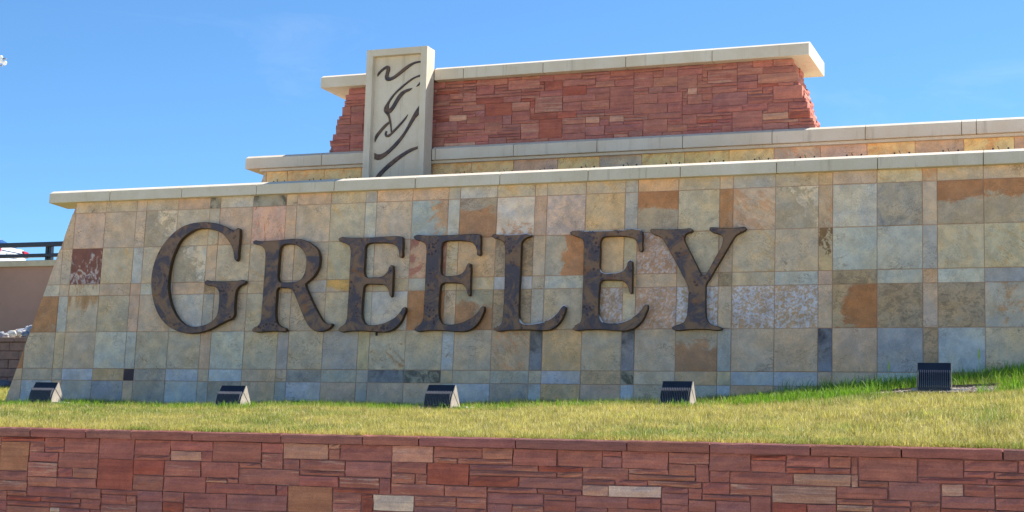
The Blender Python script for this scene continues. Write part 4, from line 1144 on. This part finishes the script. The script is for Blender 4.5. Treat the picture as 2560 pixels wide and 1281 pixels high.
def rock_mesh(rg, seed):
    bm = bmesh.new()
    bmesh.ops.create_icosphere(bm, subdivisions=2, radius=1)
    planes = [(Vector((rg.gauss(0, 1), rg.gauss(0, 1), rg.gauss(0, 1))).normalized(), rg.uniform(.55, .85)) for _ in range(9)]
    for v in bm.verts:
        for n, d in planes:
            k = v.co.dot(n)
            if k > d: v.co -= n * (k - d)
    me = bpy.data.meshes.new('rock'); bm.to_mesh(me); bm.free()
    me.materials.append(M_ROCK)
    return me
rg = random.Random(8)
rocks = [rock_mesh(rg, k) for k in range(8)]
def rock(x, y, z, s, col):
    o = link('rock', rocks[rg.randrange(8)], None, None, (x, y, z))
    o.scale = (s * rg.uniform(.8, 1.4), s * rg.uniform(.8, 1.2), s * rg.uniform(.55, .9))
    o.rotation_euler = (rg.uniform(-.5, .5), rg.uniform(-.5, .5), rg.uniform(0, 6.3))
    j = rg.uniform(.75, 1.05)
    c = srgb(*col)
    o.color = (c[0] * j, c[1] * j, c[2] * j, 1)
    tag(o, 'pale angular rock in the heap on top of the block wall', 'rock', 'rocks on top of the block wall')
for k in range(80):
    x = rg.uniform(-9.0, -6.1)
    d = rg.random()
    y = 7.62 + d * 1.9
    hmax = .10 + max(0, min(1, (x + 8.6) / 2.4)) * .40
    rock(x, y, .50 + d * hmax * 1.5 + rg.uniform(0, .05), rg.choice([.07, .09, .11, .14, .16]), rg.choice([(206, 204, 198), (190, 190, 190), (176, 180, 188), (214, 196, 172), (150, 152, 160)]))
v = [(-14, 7.6, .44), (-1, 7.6, .44), (-1, 9.6, .72), (-14, 9.6, .55), (-14, 16.2, .9), (-1, 16.2, 1.0)]
me = mesh('bank', v, [(0, 1, 2, 3), (3, 2, 5, 4)], M_EARTH)
tag(link('bank', me), kind='structure')
# darker stones at the foot of the block wall
for k in range(16):
    x = rg.uniform(-8.2, -5.0)
    y = 7.05 + rg.uniform(-.2, .12)
    o = link('rock', rocks[rg.randrange(8)], None, None, (x, y, float(ground_z(x, y)) + .05))
    s = rg.choice([.10, .13, .16])
    o.scale = (s * 1.3, s, s * .8); o.rotation_euler = (rg.uniform(-.4, .4), rg.uniform(-.4, .4), rg.uniform(0, 6))
    c = srgb(104, 112, 124); o.color = (c[0], c[1], c[2], 1)
    tag(o, 'blue-grey rock in the row at the foot of the block wall', 'rock', 'dark rocks at the foot of the block wall')

# ------------------------------------------------------------------ stadium light, far off
sl = empty('stadium_light', (-83.6, 97.4, -3.45))
tag(sl, 'distant floodlight mast with a cluster of white lamps against the sky', 'stadium light')
mb = MB(); mb.tube([(0, 0, 0), (0, 0, 38.9)], [.35, .16], 10); mb.build('mast', M_GALV, sl)
mb = MB(); mb.box(-1.2, 1.15, -.08, .08, 38.5, 38.64); mb.box(-1.2, .75, -.08, .08, 37.85, 37.99); mb.build('crossarm', M_GALV, sl)
for hx, hz in ((-.9, 38.95), (-.1, 38.95), (.55, 38.78), (.62, 38.42), (1.08, 38.2), (-.5, 38.15), (.25, 38.02), (-1.1, 38.0)):
    mb = MB(); mb.tube([(hx - .08, .12, hz + .10), (hx, -.02, hz), (hx + .07, -.2, hz - .12), (hx + .08, -.23, hz - .14)], [.07, .17, .23, .20], 12)
    mb.build('lamp_head', M_LAMPW, sl, smooth=True)

# ------------------------------------------------------------------ gravel patch with its edging
gv, gf = [], []
rg = random.Random(3)
ico = [(0, 0, 1), (.89, 0, .45), (.28, .85, .45), (-.72, .53, .45), (-.72, -.53, .45), (.28, -.85, .45), (.72, .53, -.45), (-.28, .85, -.45), (-.89, 0, -.45), (-.28, -.85, -.45), (.72, -.53, -.45), (0, 0, -1)]
icf = [(0, 1, 2), (0, 2, 3), (0, 3, 4), (0, 4, 5), (0, 5, 1), (1, 6, 2), (2, 7, 3), (3, 8, 4), (4, 9, 5), (5, 10, 1), (6, 7, 2), (7, 8, 3), (8, 9, 4), (9, 10, 5), (10, 6, 1)]
gc = []
for k in range(2600):
    x = rg.uniform(13.85, 15.30); y = rg.uniform(-3.42, -2.66)
    s = rg.uniform(.008, .018)
    z = float(ground_z(x, y)) + .012 + rg.uniform(0, .012)
    n0 = len(gv)
    a = rg.uniform(0, 6.28); ca, sa = math.cos(a), math.sin(a)
    for p in ico:
        px, py = p[0] * s * 1.3, p[1] * s
        gv.append((x + px * ca - py * sa, y + px * sa + py * ca, z + p[2] * s * .7))
    gf += [tuple(i + n0 for i in q) for q in icf]
    c = rg.choice([(186, 170, 150), (168, 150, 132), (200, 190, 176), (150, 128, 108), (128, 122, 118)])
    gc += [tuple(x * .62 for x in srgb(*c)) + (1,)] * 12
me = mesh('gravel', gv, gf)
at = me.color_attributes.new('tint', 'FLOAT_COLOR', 'POINT')
at.data.foreach_set('color', np.array(gc, np.float32).ravel())
t = NT('gravel_stone'); me.materials.append(t.done(t.vcol('tint'), .9, 0, .2))
tag(link('gravel', me), 'patch of brown gravel around the rightmost floodlight', 'gravel', kind='stuff')
mb = MB()
pts = [(13.9, -2.62), (14.6, -2.6), (15.32, -2.62)]
for (xa, ya), (xb, yb) in zip(pts[:-1], pts[1:]):
    za, zb = float(ground_z(xa, ya)), float(ground_z(xb, yb))
    mb.add([(xa, ya, za - .06), (xb, yb, zb - .06), (xb, yb + .035, zb - .06), (xa, ya + .035, za - .06), (xa, ya, za + .055), (xb, yb, zb + .055), (xb, yb + .035, zb + .055), (xa, ya + .035, za + .055)],
           [(0, 3, 2, 1), (4, 5, 6, 7), (0, 1, 5, 4), (1, 2, 6, 5), (2, 3, 7, 6), (3, 0, 4, 7)])
o = mb.build('edging_strip', plain('edging_timber', (112, 98, 88), .9))
tag(o, 'thin grey edging strip behind the gravel patch', 'edging')

# ------------------------------------------------------------------ grass
def vnoise(x, y, s, seed):
    """smooth value noise"""
    r = np.random.default_rng(seed)
    g = r.random((64, 64))
    u, v = x * s + 100, y * s + 100
    i, j = np.floor(u).astype(int), np.floor(v).astype(int)
    fu, fv = u - i, v - j
    fu = fu * fu * (3 - 2 * fu); fv = fv * fv * (3 - 2 * fv)
    a = g[i % 64, j % 64]; b = g[(i + 1) % 64, j % 64]; c = g[i % 64, (j + 1) % 64]; d = g[(i + 1) % 64, (j + 1) % 64]
    return (a * (1 - fu) + b * fu) * (1 - fv) + (c * (1 - fu) + d * fu) * fv

def blades(name, X, Y, H, Wd, lean, tint, mat, seg=1):
    n = len(X)
    Z = ground_z(X, Y)
    ang = RNG.uniform(0, 2 * np.pi, n)
    la = RNG.uniform(0, 2 * np.pi, n)
    lm = np.abs(RNG.normal(0, lean, n)) * H
    dx, dy = np.cos(ang) * Wd / 2, np.sin(ang) * Wd / 2
    lx, ly = np.cos(la) * lm, np.sin(la) * lm
    cnt = 2 * seg + 1
    V = np.zeros((n, cnt, 3), np.float32)
    for s in range(seg):
        t_ = s / seg
        k = (1 - t_ * .55)
        bx, by, bz = X + lx * t_ * t_, Y + ly * t_ * t_, Z + H * (t_ - .12 * t_ * t_ * (lm / np.maximum(H, 1e-4))) - (0.006 if s == 0 else 0)
        V[:, 2 * s] = np.stack([bx - dx * k, by - dy * k, bz], -1)
        V[:, 2 * s + 1] = np.stack([bx + dx * k, by + dy * k, bz], -1)
    V[:, -1] = np.stack([X + lx, Y + ly, Z + H * (1 - .25 * np.minimum(lm / H, 1.5))], -1)
    tri = []
    for s in range(seg - 1):
        a = 2 * s
        tri += [(a, a + 1, a + 3), (a, a + 3, a + 2)]
    tri.append((2 * seg - 2, 2 * seg - 1, 2 * seg))
    tri = np.array(tri, np.int32)
    F = (np.arange(n, dtype=np.int32)[:, None, None] * cnt + tri[None]).reshape(-1, 3)
    me = bpy.data.meshes.new(name)
    me.vertices.add(n * cnt)
    me.vertices.foreach_set('co', V.reshape(-1))
    nf = len(F)
    me.loops.add(nf * 3)
    me.loops.foreach_set('vertex_index', F.reshape(-1))
    me.polygons.add(nf)
    me.polygons.foreach_set('loop_start', np.arange(0, nf * 3, 3, dtype=np.int32))
    me.polygons.foreach_set('loop_total', np.full(nf, 3, np.int32))
    me.update(calc_edges=True)
    at = me.color_attributes.new('tint', 'FLOAT_COLOR', 'POINT')
    colr = np.ones((n, cnt, 4), np.float32)
    colr[:, :, :3] = tint[:, None, :]
    at.data.foreach_set('color', colr.reshape(-1))
    me.materials.append(mat)
    return link(name, me)

def in_sign(X, Y):
    return (Y > -0.01) & (X > -1.25)

N = 520000
X = RNG.uniform(-4.5, 18.5, N); Y = -8.05 + 8.05 * RNG.random(N) ** 1.15
keep = (X > 4.6 - (Y + 8.3) * .85 - 1.0) & ~((X > 13.9) & (X < 15.25) & (Y > -3.42) & (Y < -2.6))
for fx, *_ in FL: keep &= ~((np.abs(X - fx - .06) < .28) & (np.abs(Y + 3.08) < .17))
X, Y = X[keep], Y[keep]
n = len(X)
g1 = vnoise(X, Y, .8, 1); g2 = vnoise(X, Y, 2.6, 2); g3 = vnoise(X, Y, 7.0, 3)
gm = np.clip((g1 * .45 + g2 * .35 + g3 * .3 - .50) * 3.4 + RNG.normal(0, .28, n), 0, 1)
shade_strip = np.clip((Y + 3.2) / .5, 0, 1)
gm = np.clip(gm + shade_strip * .55 + np.exp(-((Y + 3.0) / .5) ** 2) * .25, 0, 1)
straw = np.array([.60, .52, .14]); straw2 = np.array([.50, .37, .17]); green = np.array([.20, .30, .05]); olive = np.array([.38, .37, .08])
t1 = straw * (1 - gm[:, None]) + green * gm[:, None]
pick = RNG.random(n)
t1 = np.where((pick < .22)[:, None], olive, t1)
t1 = np.where(((pick > .9) & (gm < .6))[:, None], straw2, t1)
t1 = t1 * (RNG.uniform(.55, 1.25, n) * (.78 + .44 * vnoise(X, Y, 5.0, 12)))[:, None]
t1 = t1 * (.70 + .55 * vnoise(X, Y, 11.0, 14))[:, None]
pale = RNG.random(n) < .06
t1[pale] = np.array([.80, .72, .42])
H = RNG.uniform(.018, .060, n) * (.55 + .9 * vnoise(X, Y, 4.0, 15)) * (1 + .9 * shade_strip) * (1 + .5 * np.clip(X - 12, 0, 3) * .3)
o = blades('lawn_grass', X, Y, H, RNG.uniform(.004, .007, n), .75, t1, M_GRASS)
tag(o, 'short yellow-green turf on the slope in front of the sign', 'grass', kind='stuff')

n = 14000
X = RNG.uniform(4.0, 18.5, n); Y = RNG.uniform(-8.10, -7.94, n)
k = RNG.random(n) < (.15 + 1.1 * vnoise(X, Y, 3.5, 21))
X, Y = X[k], Y[k]; n = len(X)
gm = np.clip(vnoise(X, Y, 2.6, 2) * 1.4 - .4 + RNG.normal(0, .2, n), 0, 1)
c = (straw * (1 - gm[:, None]) + green * gm[:, None]) * RNG.uniform(.55, 1.2, n)[:, None]
o = blades('edge_grass', X, Y, RNG.uniform(.05, .11, n), RNG.uniform(.004, .007, n), 1.0, c, M_GRASS, 2)
tag(o, 'ragged fringe of turf along the top of the red wall', 'grass', kind='stuff')

# scattered longer stalks and dead straw
n = 2600
X = RNG.uniform(1.0, 17, n); Y = RNG.uniform(-7.9, -2.6, n)
tc = np.array([.58, .50, .26]) * RNG.uniform(.7, 1.15, n)[:, None]
o = blades('straw', X, Y, RNG.uniform(.05, .12, n), RNG.uniform(.003, .005, n), 1.5, tc, M_GRASS, 2)
tag(o, 'loose dry straw stalks lying on the turf', 'straw', kind='stuff')

# lush grass: patches along the floodlight line and the tall bank on the right
def lush(n, xr, yr, h, seed_thr=None, w=(.006, .011), lean=.45, name='lush_grass', lab='', dens=None):
    X = RNG.uniform(*xr, n); Y = RNG.uniform(*yr, n)
    k = np.ones(n, bool)
    if dens is not None: k = RNG.random(n) < dens(X, Y)
    k &= ~((X > 13.88) & (X < 15.28) & (Y > -3.40) & (Y < -2.60))
    for fx, *_ in FL: k &= ~((np.abs(X - fx - .06) < .28) & (np.abs(Y + 3.08) < .17))
    X, Y = X[k], Y[k]
    m_ = len(X)
    c = np.array([.15, .36, .022]) * (1 - .0) + np.array([.10, .02, .01]) * RNG.random(m_)[:, None]
    c = c * RNG.uniform(.6, 1.25, m_)[:, None]
    Hh = RNG.uniform(*h, m_) * RNG.uniform(.6, 1.0, m_)
    o = blades(name, X, Y, Hh, RNG.uniform(*w, m_), lean, c, M_LUSH, 3)
    tag(o, lab, 'grass', kind='stuff')
lush(16000, (12.3, 18.3), (-2.9, -.05), (.10, .30), lab='tall bright green grass along the foot of the wall on the right',
     dens=lambda X, Y: np.clip((X - 12.1) / 2.2, 0.05, 1) * (.35 + .65 * (vnoise(X, Y, 3.0, 5) > .42)) * ((Y > -2.2) | (X > 13.4)))
lush(11000, (-.8, 13.0), (-4.2, -2.3), (.05, .14), name='grass_tufts', lab='tufts of greener grass along the line of floodlights',
     dens=lambda X, Y: (vnoise(X, Y, 2.2, 8) > .60) * .9 + .08)
lush(6000, (11.8, 14.2), (-4.0, -2.6), (.05, .17), name='grass_tufts', lab='patch of fresh green grass left of the gravel',
     dens=lambda X, Y: np.clip(1.3 - ((X - 13.3) / .95) ** 2 - ((Y + 3.2) / .6) ** 2, 0, 1))
lush(3000, (15.1, 18.2), (-3.8, -2.6), (.06, .2), name='grass_tufts', lab='patch of fresh green grass right of the gravel',
     dens=lambda X, Y: (vnoise(X, Y, 2.5, 9) > .5) * .8 + .1)
# grass behind the sign's left end
n = 26000
X = RNG.uniform(-9.5, -1.0, n); Y = RNG.uniform(-1.5, 7.2, n)
k = ~in_sign(X, Y)
X, Y = X[k], Y[k]; n = len(X)
gm = np.clip(vnoise(X, Y, 1.5, 4) * 1.2 - .2, 0, 1)
c = (straw * (1 - gm[:, None]) + green * gm[:, None]) * RNG.uniform(.7, 1.2, n)[:, None]
o = blades('lawn_grass', X, Y, RNG.uniform(.05, .10, n), RNG.uniform(.008, .014, n), .7, c, M_GRASS)
tag(o, 'turf climbing to the block wall behind the left end of the sign', 'grass', kind='stuff')

# two seeding stalks that stand above the green bank
for x, y, hgt in ((13.98, -2.35, .40), (15.02, -2.2, .46)):
    z = float(ground_z(x, y))
    r_ = empty('grass_stalk', (x, y, z))
    tag(r_, 'tall seeding grass stalk left of the gravel floodlight' if x < 14.5 else 'taller seeding grass stalk right of the gravel floodlight', 'grass stalk')
    t_ = plain('stalk_green', (150, 176, 74), .6)
    mb = MB(); mb.tube([(0, 0, 0), (.005, 0, hgt * .5), (.0, 0, hgt * .72)], [.004, .003, .002], 5); mb.build('stem', t_, r_)
    mb = MB(); mb.tube([(0, 0, hgt * .68), (.002, 0, hgt * .78), (.006, 0, hgt * .93), (.01, 0, hgt)], [.003, .013, .009, .001], 6); mb.build('seed_head', t_, r_)
    mb = MB(); mb.add([(0, 0, hgt * .25), (.004, 0, hgt * .27), (.09, .02, hgt * .48), (.05, .01, hgt * .42)], [(0, 1, 2, 3)]); mb.build('leaf', t_, r_)
